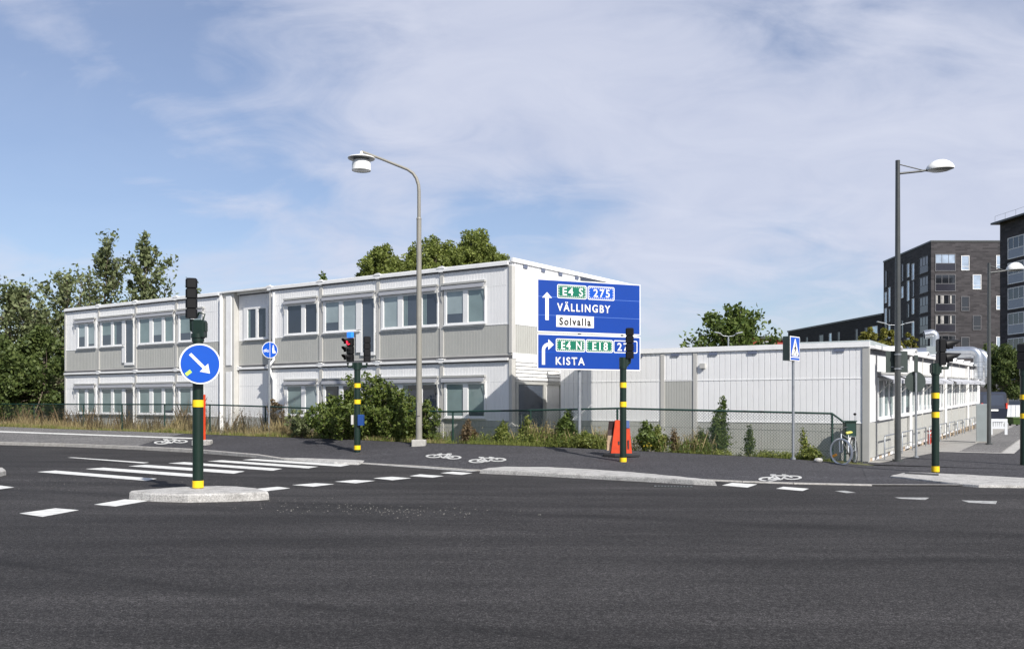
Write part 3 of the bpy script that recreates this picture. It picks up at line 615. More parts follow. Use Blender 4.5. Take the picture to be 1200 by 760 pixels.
MN = {'b': 'blind', 'b2': 'blind2', 'd': 'dark', 'd2': 'dark2'}
for fl in (0, 1):
    for i, (fr_, ps, tall, aw) in enumerate(WN):
        z = 3.1*fl; ms = mats[(i, fl)].split(',')
        panes = [(xw(a), xw(b), MN[m]) for (a, b), m in zip(ps, ms)]
        w = window(F1, B1, xw(fr_[0]), xw(fr_[1]), z+1.14, z+2.36, panes, tall=(xw(tall[0]), xw(tall[1]), z+.38) if tall else None)
        awning(F1, B1, xw(aw[0]), xw(aw[1]), z+2.50)
window(F1c, B1, xw(278.4), xw(307), 4.2, 5.52, [(xw(283), xw(292.6), 'dark'), (xw(295.2), xw(304.4), 'dark')])
# end wall: bright panels, fascia, vents, window strip
wh = MB(); gy = MB()
grooved(wh, .12, DEP, 4.21, 6.165, 0, axis='y'); grooved(gy, .12, DEP, 3.25, 4.18, 0, axis='y'); grooved(wh, 2.95, DEP, ZB, 3.05, 0, axis='y')
wh.build('end_cladding', M['white'], B1); gy.build('end_lower_cladding', M['grey'], B1)
mb = MB(); E1.box(mb, -.02, DEP+.04, -.02, .05, 6.17, 6.30); mb.build('fascia', M['wtrim'], B1)
mb = MB(); E1.box(mb, 0, DEP, .016, .03, 3.07, 3.255); E1.box(mb, .12, DEP, .002, .006, 5.45, 5.465); E1.box(mb, .12, DEP, -.01, .01, 4.18, 4.21); mb.build('end_trim', M['wtrim'], B1)
for p0, p1 in ((613, 617.5), (634, 638.2), (654.2, 658.4), (673.4, 677.4)):
    mb = MB(); E1.box(mb, te(p0), te(p1), .002, .03, 6.04, 6.155); mb.build('vent', M['ventblue'], B1)
mb = MB(); E1.box(mb, te(680), te(714), .002, .02, 5.86, 6.16); mb.build('end_window', M['dark'], B1)
# entrance: slatted screen above a glazed door
q = MB(); E1.box(q, .2, 2.88, -.05, -.03, 2.0, 3.06); 
for k in range(6): z = 2.40+k*.115; E1.box(q, .19, 2.86, .01, .04, z, z+.085)
q.build('slatted_screen', M['wtrim'], B1)
q = MB(); 
for y in (.22, 1.2, 2.2, 2.84): E1.box(q, y-.02, y+.02, -.03, .008, 2.38, 3.06)
q.build('screen_post', M['gtrim'], B1)
dr = MB(); E1.box(dr, .18, .30, .002, .05, ZB, 2.34); E1.box(dr, 1.78, 1.95, .002, .05, ZB, 2.34); E1.box(dr, .30, 1.78, .002, .05, 2.26, 2.34); E1.box(dr, 1.95, 2.9, .002, .05, 2.26, 2.34); E1.box(dr, 2.82, 2.9, .002, .05, ZB, 2.26)
dr = dr.build('entrance_door', M['gtrim'], B1)
q = MB(); E1.box(q, .30, 1.78, .004, .012, ZB, 2.26); q.build('pane', M['dark2'], dr)
q = MB(); grooved(q, 1.95, 2.82, ZB, 2.26, .006, axis='y', pitch=.2, d=.004); q.build('side_panel', M['white'], dr)
q = MB(); q.tube([(.08, .42, .8), (.08, .42, 1.3)], .015, 8); q.box(.01, .08, .41, .43, .82, .84); q.box(.01, .08, .41, .43, 1.26, 1.28); q.build('handle', M['galv'], dr)

# ---------------------------------------------------------------- single storey building
B2 = thing('pavilion_building', 'single-storey white and grey modular building with ribbed walls behind the mesh fence', 'building', D0, RZ2)
L2 = 9.66; S2 = 33.0
core = MB(); core.box(-L2, -.03, .03, S2, .0, 3.2); core.map(lambda p: (p[0], p[1], p[2]+GR*p[1])); core.build('core_wall', M['white'], B2)
F2 = Fr('x'); G2 = Fr('y', 0, GR)
wh = MB(); gy = MB(); se = MB()
pa, pb = -tl(776.5), -tl(814.8)
for a, b in ((-L2, pa), (pb, -.02)):
    grooved(wh, a, b, 1.11, 3.18, 0, pitch=.17); grooved(gy, a, b, .05, 1.08, 0, pitch=.085, d=.01, w=.008); F2.box(se, a+.02, b-.13, -.01, .012, 1.08, 1.112)
grooved(wh, pa, pb, 2.36, 3.18, 0, pitch=.17); grooved(gy, pa, pb, .05, 2.32, 0, pitch=.085, d=.01, w=.008)
F2.box(se, -L2+.02, -.13, .001, .009, 2.325, 2.352)
wh.build('front_cladding', M['white'], B2); gy.build('front_lower_cladding', M['grey'], B2); se.build('panel_seam', M['wtrim'], B2)
for c, w in ((pa, .12), (pb, .12)): mb = MB(); F2.box(mb, c-w/2, c+w/2, .001, .025, .05, 3.18); F2.box(mb, c-w/2-.03, c-w/2, .0005, .006, .05, 3.18); mb.build('joint_post', M['beige'], B2)
mb = MB(); mb.box(-.16, .015, -.03, .10, .04, 3.19); mb.build('corner_post', M['gtrim3'] if 'gtrim3' in M else M['gtrim'], B2)
mb = MB(); F2.box(mb, -L2-.02, .03, -.02, .05, 3.20, 3.345); mb.build('fascia', M['wtrim'], B2)
mb = MB(); mb.box(-L2, .0, .06, S2, 3.203, 3.26); mb.map(lambda p: (p[0], p[1], p[2]+GR*p[1])); mb.build('roof', M['roof'], B2)
for p0, p1 in ((748.5, 753), (787, 795.8), (831, 840.6), (876.6, 887), (977.6, 989.4)): mb = MB(); F2.box(mb, -tl(p0), -tl(p1), .003, .035, 3.085, 3.175); mb.build('vent', M['ventblue'], B2)
mb = MB(); F2.box(mb, -tl(821), -tl(827), .003, .09, 2.70, 2.85); mb.build('junction_box', M['beige'], B2)
mb = MB(); mb.box(-7.7+.6, -7.04, 0, .05, 3.35, 3.4); mb.tube([(-7.06, .03, 3.345), (-7.06, .03, 3.46)], .03, 8); mb.build('roof_fitting', M['dkgrey'], B2)
# foundation under the side wall
for k in range(23): mb = MB(); y = .3+k*1.42; G2.box(mb, y, y+.38, -.35, -.02, -.02-.009*y, .12); mb.build('foundation_block', M['timber'], B2)
wh = MB(); gy = MB()
def gro2(mb, y0, y1, z0, z1):
    n = len(mb.v); grooved(mb, y0, y1, z0, z1, 0, axis='y'); mb.v[n:] = [(p[0], p[1], p[2]+GR*p[1]) for p in mb.v[n:]]
gro2(wh, .05, S2, 1.11, 3.14); gro2(gy, .05, S2, .12, 1.08)
wh.build('side_cladding', M['white'], B2); gy.build('side_lower_cladding', M['grey'], B2)
mods = [0.1, 1.1]+[1.1+3.0*k for k in range(1, 11)]+[S2-.05]
tk = 0
for i in range(1, len(mods)-1):
    y0, y1 = mods[i], mods[i+1]
    if y1-y0 < 2.5: continue
    mb = MB(); G2.box(mb, y0-.05, y0+.05, .001, .022, .05, 3.12); mb.build('joint_post', M['beige'], B2)
    pw = (y1-y0-.5)/3; ps = [(y0+.2+k*(pw+.05), y0+.2+k*(pw+.05)+pw-.12, ('blind', 'blind', 'dark2', 'blind2')[(i*3+k) % 4]) for k in range(3)]
    if i in (2, 6): ps = ps[1:]
    window(G2, B2, ps[0][0]-.1, y1-.2, 1.14, 2.36, ps)
    awning(G2, B2, ps[0][0]-.08, y1-.25, 2.46, out=.42, drop=.16)
    mb = MB(); x0, x1 = y0-1.0 if i == 1 else y0+.1, y1-.1
    G2.box(mb, x0, x1, -.1, .16, 3.15, 3.165); G2.box(mb, x0, x1, .15, .17, 3.15, 3.25); mb.build('gutter', M['wtrim'], B2)
    mb = MB(); G2.box(mb, x0, x1, .002, .03, 3.02, 3.145); mb.build('painted_gutter_shadow', M['shade'], B2)  # shadow under the side gutter, put in as a dark strip
    mb = MB(); prof = [(-.35, 3.27), (-.2, 3.34), (0, 3.37), (.15, 3.34), (.3, 3.27)]
    vs = [G2.pt(y1+a, o, z) for o in (-.3, .22) for a, z in prof]+[G2.pt(y1+a, o, z-.03) for o in (-.3, .22) for a, z in prof]
    fs = []
    for k in range(4): fs += [(k, k+1, 5+k+1, 5+k), (10+k+1, 10+k, 15+k, 15+k+1), (k+1, k, 10+k, 10+k+1), (5+k, 6+k, 16+k, 15+k)]
    fs += [(0, 5, 15, 10), (4, 14, 19, 9)]
    mb.add(vs, fs); mb.build('gutter_joint', M['wtrim'], B2)
for t in (6.7, 16.2, 25.3): mb = MB(); mb.tube([G2.pt(t, .09, .1), G2.pt(t, .09, 3.1)], .06, 10); mb.build('downpipe', M['wtrim'], B2)
# low galvanised hoops standing along the side wall
rl = None; hoop_labels = ['galvanised hoop rail nearest the building corner', 'galvanised hoop rail beside the tall dark lamp post']
for k in range(9):
    y = 1.25+k*3.05 if k < 2 else 1.25+k*3.05; p0 = loc2(.20, y); 
    if k == 0:
        rl = thing('hoop_rail', hoop_labels[0], 'rail', p0, RZ2, 'hoop rails along the side wall')
        mb = MB(); Lh = 2.15; mb.tube([(0, 0, 0), (0, 0, .62), (0, .05, .68), (0, Lh-.05, .70), (0, Lh, .64), (0, Lh, .02)], .022, 8); mb.build('hoop', M['galv'], rl)
        mb = MB(); mb.tube([(0, .03, .30), (0, Lh-.03, .32)], .014, 6); mb.build('lower_bar', M['galv'], rl)
    else:
        r = rl.copy(); COL.objects.link(r); r.location = p0
        r['label'] = hoop_labels[1] if k == 1 else ['third', 'fourth', 'fifth', 'sixth', 'seventh', 'eighth', 'ninth'][k-2]+' galvanised hoop rail from the building corner along the side wall' if k < 8 else 'galvanised hoop rail farthest up the side wall, next to the grey cabinet'
        for ch in list(rl.children): c = ch.copy(); COL.objects.link(c); c.parent = r
# ventilation ducts on and beside the far end
def ductpath(pts, r, n=14):
    P = [Vector(p) for p in pts]; res = [P[0]]
    for i in range(1, len(P)-1):
        a = (P[i-1]-P[i]).normalized(); b = (P[i+1]-P[i]).normalized(); rr = min(r*1.9, (P[i-1]-P[i]).length*.45, (P[i+1]-P[i]).length*.45)
        s, e = P[i]+a*rr, P[i]+b*rr
        for k in range(7): t = k/6; res.append(s*(1-t)**2+P[i]*2*t*(1-t)+e*t*t)
    res.append(P[-1]); return res
dz = GR*30
du = thing('ventilation_duct', 'pair of fat shiny silver ducts bending down over the far roof edge', 'ventilation duct', D0+X2*0+V2*26+Vector((0, 0, 0)), RZ2)
mb = MB(); a = ductpath([(-3.2, 1.0, 4.4), (.42, 1.0, 4.4), (.42, 1.0, 2.9)], .22); mb.tube(a, .22, 18); mb.build('duct', M['duct'], du)
mb = MB(); a = ductpath([(-3.4, 5.0, 4.45), (.44, 5.0, 4.45), (.44, 5.0, 3.1)], .28); mb.tube(a, .28, 18); mb.tube([(.44, 5.0, 3.1), (.2, 5.0, 2.6)], [.26, .16], 14); mb.build('duct', M['duct'], du)
for k in range(4):
    for y, r, q in ((1, .226, .25), (5, .286, .2)): mb = MB(); mb.tube([(.43, y, 3.8-k*q), (.43, y, 3.77-k*q)], r, 18); mb.build('duct_band', M['galv'], du)
for x in (-3, -1):
    for y, z in ((1, 4.14), (5, 4.16)): mb = MB(); mb.box(x-.03, x+.03, y-.3, y+.3, 3.6, z); mb.build('duct_support', M['galv'], du)
vp = thing('roof_vent', 'silver roof vent pipe with an elbow hood on a square grey box', 'roof vent', D0+X2*(-.55)+V2*18+Vector((0, 0, 3.26+GR*18)), RZ2)
mb = MB(); mb.box(-.30, .30, -.3, .3, .003, .62); mb.build('box', M['cabinet'], vp)
mb = MB(); mb.tube(ductpath([(0, 0, .62), (.0, 0, 1.22), (-.42, -.15, 1.14)], .19), .19, 14, cap=False); mb.build('elbow', M['duct'], vp)
rb = thing('roof_unit', 'long pale flat ventilation box lying on the low roof behind the lamp post', 'ventilation box', D0+X2*(-3.2)+V2*12+Vector((0, 0, 3.26+GR*12)), RZ2)
mb = MB(); mb.bbox(-1.2, 1.5, -2.5, 3.5, .003, .55, .03); mb.build('casing', M['cabinet'], rb); mb = MB(); mb.tube([(.2, 3.5, .3), (.2, 9, .35)], .22, 14); mb.build('pipe', M['duct'], rb)
# ---------------------------------------------------------------- brick blocks far behind
def facade_win(parent, fx, a0, a1, z0, z1, kind):
    """fx(a, o, z) -> building coordinates. kind: w plain window, b balcony with glass front"""
    def bx(mb, a, b, o0, o1, c, d):
        P = [fx(x, o, z) for z in (c, d) for x, o in ((a, o0), (b, o0), (b, o1), (a, o1))]; mb.add(P, [(0, 3, 2, 1), (4, 5, 6, 7), (0, 1, 5, 4), (1, 2, 6, 5), (2, 3, 7, 6), (3, 0, 4, 7)])
    g = .09; mb = MB()
    for a, b, c, d in ((a0, a1, z0, z0+g), (a0, a1, z1-g, z1), (a0, a0+g, z0+g, z1-g), (a1-g, a1, z0+g, z1-g)): bx(mb, a, b, .01, .09, c, d)
    if kind[0] == 'b':
        bx(mb, a0+g, a1-g, .01, .07, z0+1.12, z0+1.2); n = 3
        for k in range(1, n): x = a0+(a1-a0)*k/n; bx(mb, x-.03, x+.03, .01, .06, z0+1.2, z1-g)
        m = M['wtrim'] if 'W' in kind and 'c' not in kind else M['farframe']
    else: m = M['frame'] if 'l' in kind else M['farframe']; bx(mb, a0+g, a1-g, .01, .07, z0+.55, z0+.62)
    w = mb.build('window' if kind[0] == 'w' else 'balcony', m, parent)
    q = MB(); bx(q, a0+g, a1-g, .02, .03, z0+g, z1-g); q.build('pane', M['farlight' if 'l' in kind else 'fardark'], w)
    if kind[0] == 'b':
        q = MB(); bx(q, a0+g, a1-g, .035, .045, z0+g, z0+1.12); q.build('balcony_glass', M['balglass' if 'W' in kind else 'balglassdark'], w)
        if 'c' in kind:
            q = MB()
            for k in (0, 1, 3): x = a0+.15+(a1-a0-.9)*k/3.1; bx(q, x, x+.25+.22*((k*7+int(z0))%3), .032, .034, z0+1.25, z1-g-.05)
            q.build('curtain', M['curtain'], w)
M['farlight'] = mat('reflecting_glass', (.5, .58, .66), .08, metal=.6, var=.25, vscale=.8); M['fardark'] = mat('dark_far_glass', (.014, .016, .02), .06, spec=1.0)
M['balglass'] = mat('frosted_balcony_glass', (.24, .27, .33), .25, var=.05); M['balglassdark'] = mat('smoked_balcony_glass', (.03, .03, .04), .15); M['curtain'] = mat('curtain', (.36, .35, .33), .8, var=.3, vscale=2)
zf = lambda y, Z: EYE-(y-HZ)*Z/F
T = thing('apartment_block', 'dark brown brick apartment block with stacked balconies seen corner-on behind the dark lamp post', 'building', (62.3, 137, 0))
Lx, Dy, H = 17.5, 20, 25.55
mb = MB(); mb.box(0, Lx, 0, .6, -.1, H); mb.add([(0, .02, -.1), (1.0, Dy, -.1), (16, Dy, -.1), (16, .02, -.1), (0, .02, H-.01), (1.0, Dy, H-.01), (16, Dy, H-.01), (16, .02, H-.01)], [(0, 1, 2, 3), (4, 7, 6, 5), (0, 4, 5, 1), (1, 5, 6, 2)])
mb.build('wall', M['brick'], T)
mb = MB(); mb.add([(-.08, -.08, H+.003), (Lx, -.08, H+.003), (16.2, Dy, H+.003), (.9, Dy, H+.003), (-.08, -.08, H+.25), (Lx, -.08, H+.25), (16.2, Dy, H+.25), (.9, Dy, H+.25)], [(0, 3, 2, 1), (4, 5, 6, 7), (0, 1, 5, 4), (1, 2, 6, 5), (2, 3, 7, 6), (3, 0, 4, 7)]); mb.build('roof', M['dkgrey'], T)
mb = MB(); mb.box(13.5, 17, 3, 8, H+.255, H+.9); mb.build('roof_housing', M['brickdark'], T)
ff = lambda a, o, z: (a, -o, z)
sx = 137/F
for r, (kb, k1, k2, k3) in enumerate([('bl', 'wl', '', 'wl'), ('b', '', 'wl', ''), ('bc', 'w', '', 'wl'), ('bc', '', 'w', ''), ('b', 'w', '', 'wl'), ('b', '', 'w', ''), ('b', 'w', '', 'w')]):
    zt = zf(297.5+r*23.8, 137); zb = zt-2.55
    facade_win(T, ff, (1095.5-1091)*sx, (1119.5-1091)*sx, zb, zt, kb)
    if k1: facade_win(T, ff, (1126-1091)*sx, (1135.6-1091)*sx, zb+.1, zt-.25 if r else zt-.25, k1)
    if k2: facade_win(T, ff, (1139.5-1091)*sx, (1149.5-1091)*sx, zb+.3, zt-.05, k2)
    if k3: facade_win(T, ff, (1167-1091)*sx, (1175.5-1091)*sx, zb+.3, zt-.2, k3)
fs_ = lambda a, o, z: (a*.05-o, a+.02, z)
for r in range(7):
    zt = zf(297.5+r*23.8, 137); zb = zt-2.5
    facade_win(T, fs_, .9, 4.3, zb, zt, 'b')
    for j, a in enumerate((6.3, 8.3, 10.8, 13.0, 16.6, 18.3)):
        if (j+r) % 5 == 4: continue
        facade_win(T, fs_, a, a+.95, zb-.1+.35*((j*2+r) % 3-1), zt-.1+.3*((j+r) % 3-1), 'wl' if (j*2+r) % 3 != 1 else 'w')
T2 = thing('low_apartment_wing', 'long low dark wing of apartments stretching left behind the small yellowish trees', 'building', (63.3, 157.5, 0))
H2 = 16.7
mb = MB(); mb.add([(0, 0, -.1), (-4.6, 38.5, -.1), (10, 38.5, -.1), (13, 0, -.1), (0, 0, H2), (-4.6, 38.5, H2), (10, 38.5, H2), (13, 0, H2)], [(0, 1, 2, 3), (4, 7, 6, 5), (0, 4, 5, 1), (1, 5, 6, 2), (2, 6, 7, 3), (3, 7, 4, 0)]); mb.build('wall', M['brickdark'], T2)
mb = MB(); mb.add([(-.12, -.1, H2+.003), (-4.75, 38.7, H2+.003), (10, 38.7, H2+.003), (13, -.1, H2+.003), (-.12, -.1, H2+.3), (-4.75, 38.7, H2+.3), (10, 38.7, H2+.3), (13, -.1, H2+.3)], [(0, 1, 2, 3), (4, 7, 6, 5), (0, 4, 5, 1), (1, 5, 6, 2), (2, 6, 7, 3), (3, 7, 4, 0)]); mb.build('roof', M['dkgrey'], T2)
fw_ = lambda a, o, z: (-a*.1195-o, a, z)
for r in range(3):
    for j in range(11):
        if (j+r) % 4 == 3: continue
        a = 1.5+j*3.4; zt = H2-1.7-r*3.0; wd = 1.9 if (j+r) % 3 == 0 else 1.0
        facade_win(T2, fw_, a, a+wd, zt-2.1, zt, 'wl' if (j*3+r) % 5 == 0 else 'w')
T3 = thing('brick_block', 'brown brick apartment block cut off by the right edge, with pale glass balconies', 'building', (59.3, 112, 0), 0)
H3 = 23.35
mb = MB(); mb.add([(0, 0, -.1), (2.6, -26, -.1), (18, -26, -.1), (18, 0, -.1), (0, 0, H3), (2.6, -26, H3), (18, -26, H3), (18, 0, H3)], [(0, 3, 2, 1), (4, 5, 6, 7), (0, 1, 5, 4), (1, 2, 6, 5), (2, 3, 7, 6), (3, 0, 4, 7)]); mb.build('wall', M['brick'], T3)
mb = MB(); mb.add([(-.9, .5, H3+.003), (1.7, -26.5, H3+.003), (18, -26.5, H3+.003), (18, .5, H3+.003), (-.9, .5, H3+.22), (1.7, -26.5, H3+.22), (18, -26.5, H3+.22), (18, .5, H3+.22)], [(0, 3, 2, 1), (4, 5, 6, 7), (0, 1, 5, 4), (1, 2, 6, 5), (2, 3, 7, 6), (3, 0, 4, 7)]); mb.build('roof', M['dkgrey'], T3)
mb = MB()
for k in range(14): mb.tube([(-.6+k*.17, -k*2, H3+.22), (-.6+k*.17, -k*2, H3+.95)], .015, 5)
mb.tube([(-.6, 0, H3+.95), (-.6+13*.17, -26, H3+.95)], .015, 5); mb.build('roof_railing', M['dkgrey'], T3)
f3 = lambda a, o, z: (a*.1-o, -a, z)
for r in range(7):
    zt = H3-2.0-r*3.0
    facade_win(T3, f3, 1.6, 4.6, zt-2.55, zt, 'bW'); facade_win(T3, f3, 8.5, 11.5, zt-2.5, zt, 'bW')
T4 = thing('red_house', 'small red building with a flat dark roof showing above the low white roof', 'building', (280/F*120, 120, 0))
s = 120/F; x1 = 42*s
mb = MB(); mb.box(0, x1, 0, 8, -.1, zf(396, 120)); mb.map(lambda p: (p[0], p[1], p[2]-(p[0]/x1*.35 if p[2] > 1 else 0))); mb.build('wall', M['redwall'], T4)
mb = MB(); zt = zf(395.7, 120); mb.box(-.2, x1+.2, -.3, 8.2, zt, zt+.28); mb.map(lambda p: (p[0], p[1], p[2]-p[0]/x1*.35)); mb.build('roof', M['dkgrey'], T4)
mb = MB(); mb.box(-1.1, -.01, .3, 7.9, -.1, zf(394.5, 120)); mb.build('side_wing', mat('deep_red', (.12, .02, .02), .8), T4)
for a, b in ((14, 20.5), (21.3, 28)): 
    mb = MB(); mb.box(a*s, b*s, -.08, -.005, zf(408, 120), zf(399.7, 120)); w = mb.build('window', M['frame'], T4); q = MB(); q.box(a*s+.08, b*s-.08, -.1, -.085, zf(408, 120)+.1, zf(399.7, 120)-.08); q.build('pane', M['farlight'], w)

# ---------------------------------------------------------------- trees and shrubs
def leaves(C, size, m, name, parent, up=.25, stretch=1.7, kind=None):
    n = len(C); A = rng.normal(size=(n, 3)); A[:, 2] += up; A /= np.linalg.norm(A, axis=1)[:, None]
    B = np.cross(A, rng.normal(size=(n, 3))); B /= np.linalg.norm(B, axis=1)[:, None]
    s = (size*rng.uniform(.6, 1.35, n))[:, None]; A = A*s*stretch*.5; B = B*s*.5; Nn = np.cross(A, B); Nn /= np.linalg.norm(Nn, axis=1)[:, None]
    fold = Nn*s*.12
    V = np.stack([C-A, C+B*.9+fold-A*.1, C+A, C-B*.9+fold-A*.1], 1).reshape(-1, 3)
    return fastmesh(name, V, 4, m, parent, kind)
def limb(mb, p, d, L, r, n=5, wob=.12, up=.0):
    pts = [Vector(p)]; d = Vector(d).normalized()
    for i in range(n):
        d = (d+Vector(rng.normal(0, wob, 3))+Vector((0, 0, up))).normalized(); pts.append(pts[-1]+d*(L/n))
    mb.tube(pts, [r*(1-.8*i/n) for i in range(n+1)], 6); return pts
def tree_airy(label, base, H, spread, nleaf, lf, lm, group=None, lean=(0, 0), name='tree', cat='tree', nl=18, up=.16, low=.2, bare=0, ks=1.0, trunk_r=.13):
    t = thing(name, label, cat, base, rng.uniform(0, 6), group); mb = MB()
    tr = [Vector((0, 0, -.1))]; n = 9
    for i in range(1, n+1): tr.append(Vector((lean[0]*(i/n)**1.3+rng.normal(0, .10), lean[1]*(i/n)+rng.normal(0, .10), H*.92*i/n)))
    mb.tube(tr, [trunk_r*(1-.86*i/n)*1.15 for i in range(n+1)], 8)
    C = []; W_ = []
    for k in range(nl):
        f = low+(1-low)*(k+rng.uniform(0, .8))/nl; f = min(f, .98); i = min(int(f*n), n-1); p = tr[i].lerp(tr[i+1], f*n-i)
        a = rng.uniform(0, 2*pi); prof = (1-abs(f-.45)/.75)**.8 if f < .98 else .3
        L = spread*max(prof, .3)*rng.uniform(.75, 1.2); el = rng.uniform(.35, 1.0)+f*.4
        pts = limb(mb, p, (cos(a)*cos(el), sin(a)*cos(el), sin(el)), L*1.25, trunk_r*.38*(1-f*.5), 6, .16, up*.6)
        for j in range(2, 7):
            for q in range(3):
                s = pts[min(j, 6)]; dd = (pts[min(j, 6)]-pts[j-1]).normalized()+Vector(rng.normal(0, .55, 3)); tw = limb(mb, s, dd, L*rng.uniform(.16, .34), trunk_r*.10, 3, .2, up)
                if rng.uniform() < bare: continue
                for u in tw[1:]: C.append(u); W_.append(.07+.10*L/3)
    for u in tr[-3:]: C += [u]*4; W_ += [.16]*4
    mb.build('trunk', M['bark'], t)
    C = np.array([tuple(c) for c in C]); W_ = np.array(W_); idx = rng.integers(0, len(C), nleaf)
    P = C[idx]+rng.normal(size=(nleaf, 3))*W_[idx][:, None]*1.25*ks
    leaves(P, lf, M[lm], 'crown', t, stretch=1.6); return t
def tree_round(label, base, H, rad, hgt, nleaf, lf, lm, group=None, ncl=70, name='tree', cat='tree', cl=.26, trunk_r=.16, taper=0.0, hole=.0):
    """dense crown: clumps of leaves spread through an uneven ellipsoid, many limbs inside"""
    t = thing(name, label, cat, base, 0, group); mb = MB(); cz = H-hgt/2
    tr = [Vector((0, 0, -.1)), Vector((.03, .02, cz*.5)), Vector((0, 0, cz)), Vector((0, 0, H-.25*hgt))]; mb.tube(tr, [trunk_r*1.2, trunk_r, trunk_r*.7, trunk_r*.2], 8)
    C = []; S_ = []
    sd = rng.uniform(0, 50)
    for k in range(ncl):
        while True:
            v = rng.normal(size=3); v /= np.linalg.norm(v)
            if v[2] > -.75: break
        r = rng.uniform(.25, 1.0)**.42
        bumpy = 1+.30*mnoise.noise(Vector((v[0]*1.7+sd, v[1]*1.7, v[2]*1.7)))+.10*mnoise.noise(Vector((v[0]*5+sd, v[1]*5, v[2]*5)))
        w = 1-taper*max(v[2], 0)
        p = np.array((v[0]*rad*r*bumpy*w, v[1]*rad*r*bumpy*w, cz+v[2]*hgt/2*r*bumpy)); C.append(p); S_.append(cl*rad*rng.uniform(.5, 1.15))
        if k % 2 == 0: 
            s = tr[1].lerp(tr[2], rng.uniform(.3, 1)); limb_d = Vector(p)-s; limb(mb, s, limb_d, limb_d.length*.95, trunk_r*.3, 4, .06)
    mb.build('trunk', M['bark'], t)
    C = np.array(C); S_ = np.array(S_); idx = rng.choice(len(C), nleaf, p=S_**2/np.sum(S_**2))
    d = rng.normal(size=(nleaf, 3)); d /= np.linalg.norm(d, axis=1)[:, None]; P = C[idx]+d*(rng.uniform(.15, 1, (nleaf, 1))**.45)*S_[idx][:, None]
    leaves(P, lf, M[lm], 'crown', t, stretch=1.35); return t
def g0(x, Y): p = px(x, 400, Y); return Vector((p.x, Y, 0))
# tall airy trees and dark mass left of the long building
tree_airy('tall airy tree with ragged upright branches directly behind the left end of the roof', g0(108, 56), 10.5, 3.9, 3000, .17, 'leafA', 'trees left of the long building', (.9, .3), nl=19, low=.3, trunk_r=.16, ks=.75)
tree_airy('narrow upright tree standing apart right of the tallest airy tree, behind the roof', g0(168, 56), 11.1, 3.0, 2700, .17, 'leafA', 'trees left of the long building', (.3, 0), ks=.8, nl=16, low=.42, up=.25)
tree_airy('half-bare tree with thin twigs between the tallest airy tree and the left edge', g0(80, 53), 8.8, 2.6, 1900, .16, 'leafA', 'trees left of the long building', (-.2, 0), nl=22, bare=.4, low=.3)
tree_airy('loose green tree at the left edge of the photo, its top below the airy trees', g0(8, 50), 7.4, 3.0, 3400, .16, 'leafA', 'trees left of the long building', (.3, 0), nl=26, low=.22, ks=1.3)
tree_airy('twiggy thin tree with gaps of sky between the edge tree and the half-bare tree', g0(44, 52), 7.0, 2.2, 2000, .15, 'leafA', 'trees left of the long building', (.2, 0), nl=20, bare=.3, low=.2)
tree_round('broad dark tree filling the space low at the left edge', g0(-6, 47), 5.0, 2.6, 5.2, 12000, .15, 'leafB', 'dark bushy trees low on the left', 44)
tree_round('dark bushy tree in shade tight against the left end of the long building', g0(52, 47.5), 5.4, 2.0, 5.6, 12000, .15, 'leafB', 'dark bushy trees low on the left', 44)
tree_round('dark low tree in the middle between the edge and the long building', g0(24, 49), 4.7, 2.1, 5.0, 9000, .15, 'leafB', 'dark bushy trees low on the left', 50)
tree_round('deep green tree farther back whose top shows above the dark bushes', g0(64, 60), 6.4, 2.6, 6.6, 8000, .18, 'leafB', 'dark bushy trees low on the left', 50)
tree_round('tall dark tree out beyond the left edge of the photo', g0(-60, 52), 7.0, 3.0, 8.2, 9000, .18, 'leafB', 'dark bushy trees low on the left', 50)
# three clipped round trees over the roof
for x, Y, top, w, lab in ((448, 62, 291, 35, 'smaller leftmost round tree over the long roof'), (508, 61, 281, 42, 'widest round tree over the long roof, behind the curved lamp post'), (560, 62, 277, 37, 'pointed round tree over the roof nearest the tall end wall')):
    b = g0(x, Y); H = EYE+(HZ-top)*Y/F; tree_round(lab, b, H, w*Y/F, 5.4, 26000, .13, 'leafC', 'round trees behind the long roof', 260, cl=.20, taper=.2)
b = g0(857, 72); tree_airy('round open tree rising behind the low white roof with sky showing through', b, EYE+(HZ-358)*72/F-1.1, 3.3, 4800, .24, 'leafD', None, (.1, 0), nl=34, low=.34, ks=1.35, up=.04)
tree_round('dense green street tree beside the far end of the low building, under the small lamp', g0(1179, 66), 5.7, 2.0, 4.2, 14000, .13, 'leafB', 'trees by the apartment blocks', 80)
tree_round('dark green tree cut by the right edge above the white hoarding', g0(1212, 68), 5.9, 1.8, 4.4, 7000, .14, 'leafB', 'trees by the apartment blocks', 60)
for x, Y, top, w, lab in ((1018, 95, 383, 13, 'small yellowish tree left of the dark lamp post above the low roof'), (1045, 98, 386, 16, 'small yellowish tree half hidden by the dark lamp post'), (1068, 99, 392, 9, 'lowest small yellowish tree right of the dark lamp post')):
    H = EYE+(HZ-top)*Y/F; tree_round(lab, g0(x, Y), H, w*Y/F, 4.2, 4200, .2, 'leafY', 'small yellowish trees behind the low roof', 40)
tree_airy('tiny tree tip poking over the long roof right of the beige downpipe', g0(378, 60), EYE+(HZ-320)*60/F+.2, 1.2, 900, .15, 'leafD', None, nl=10, low=.5)
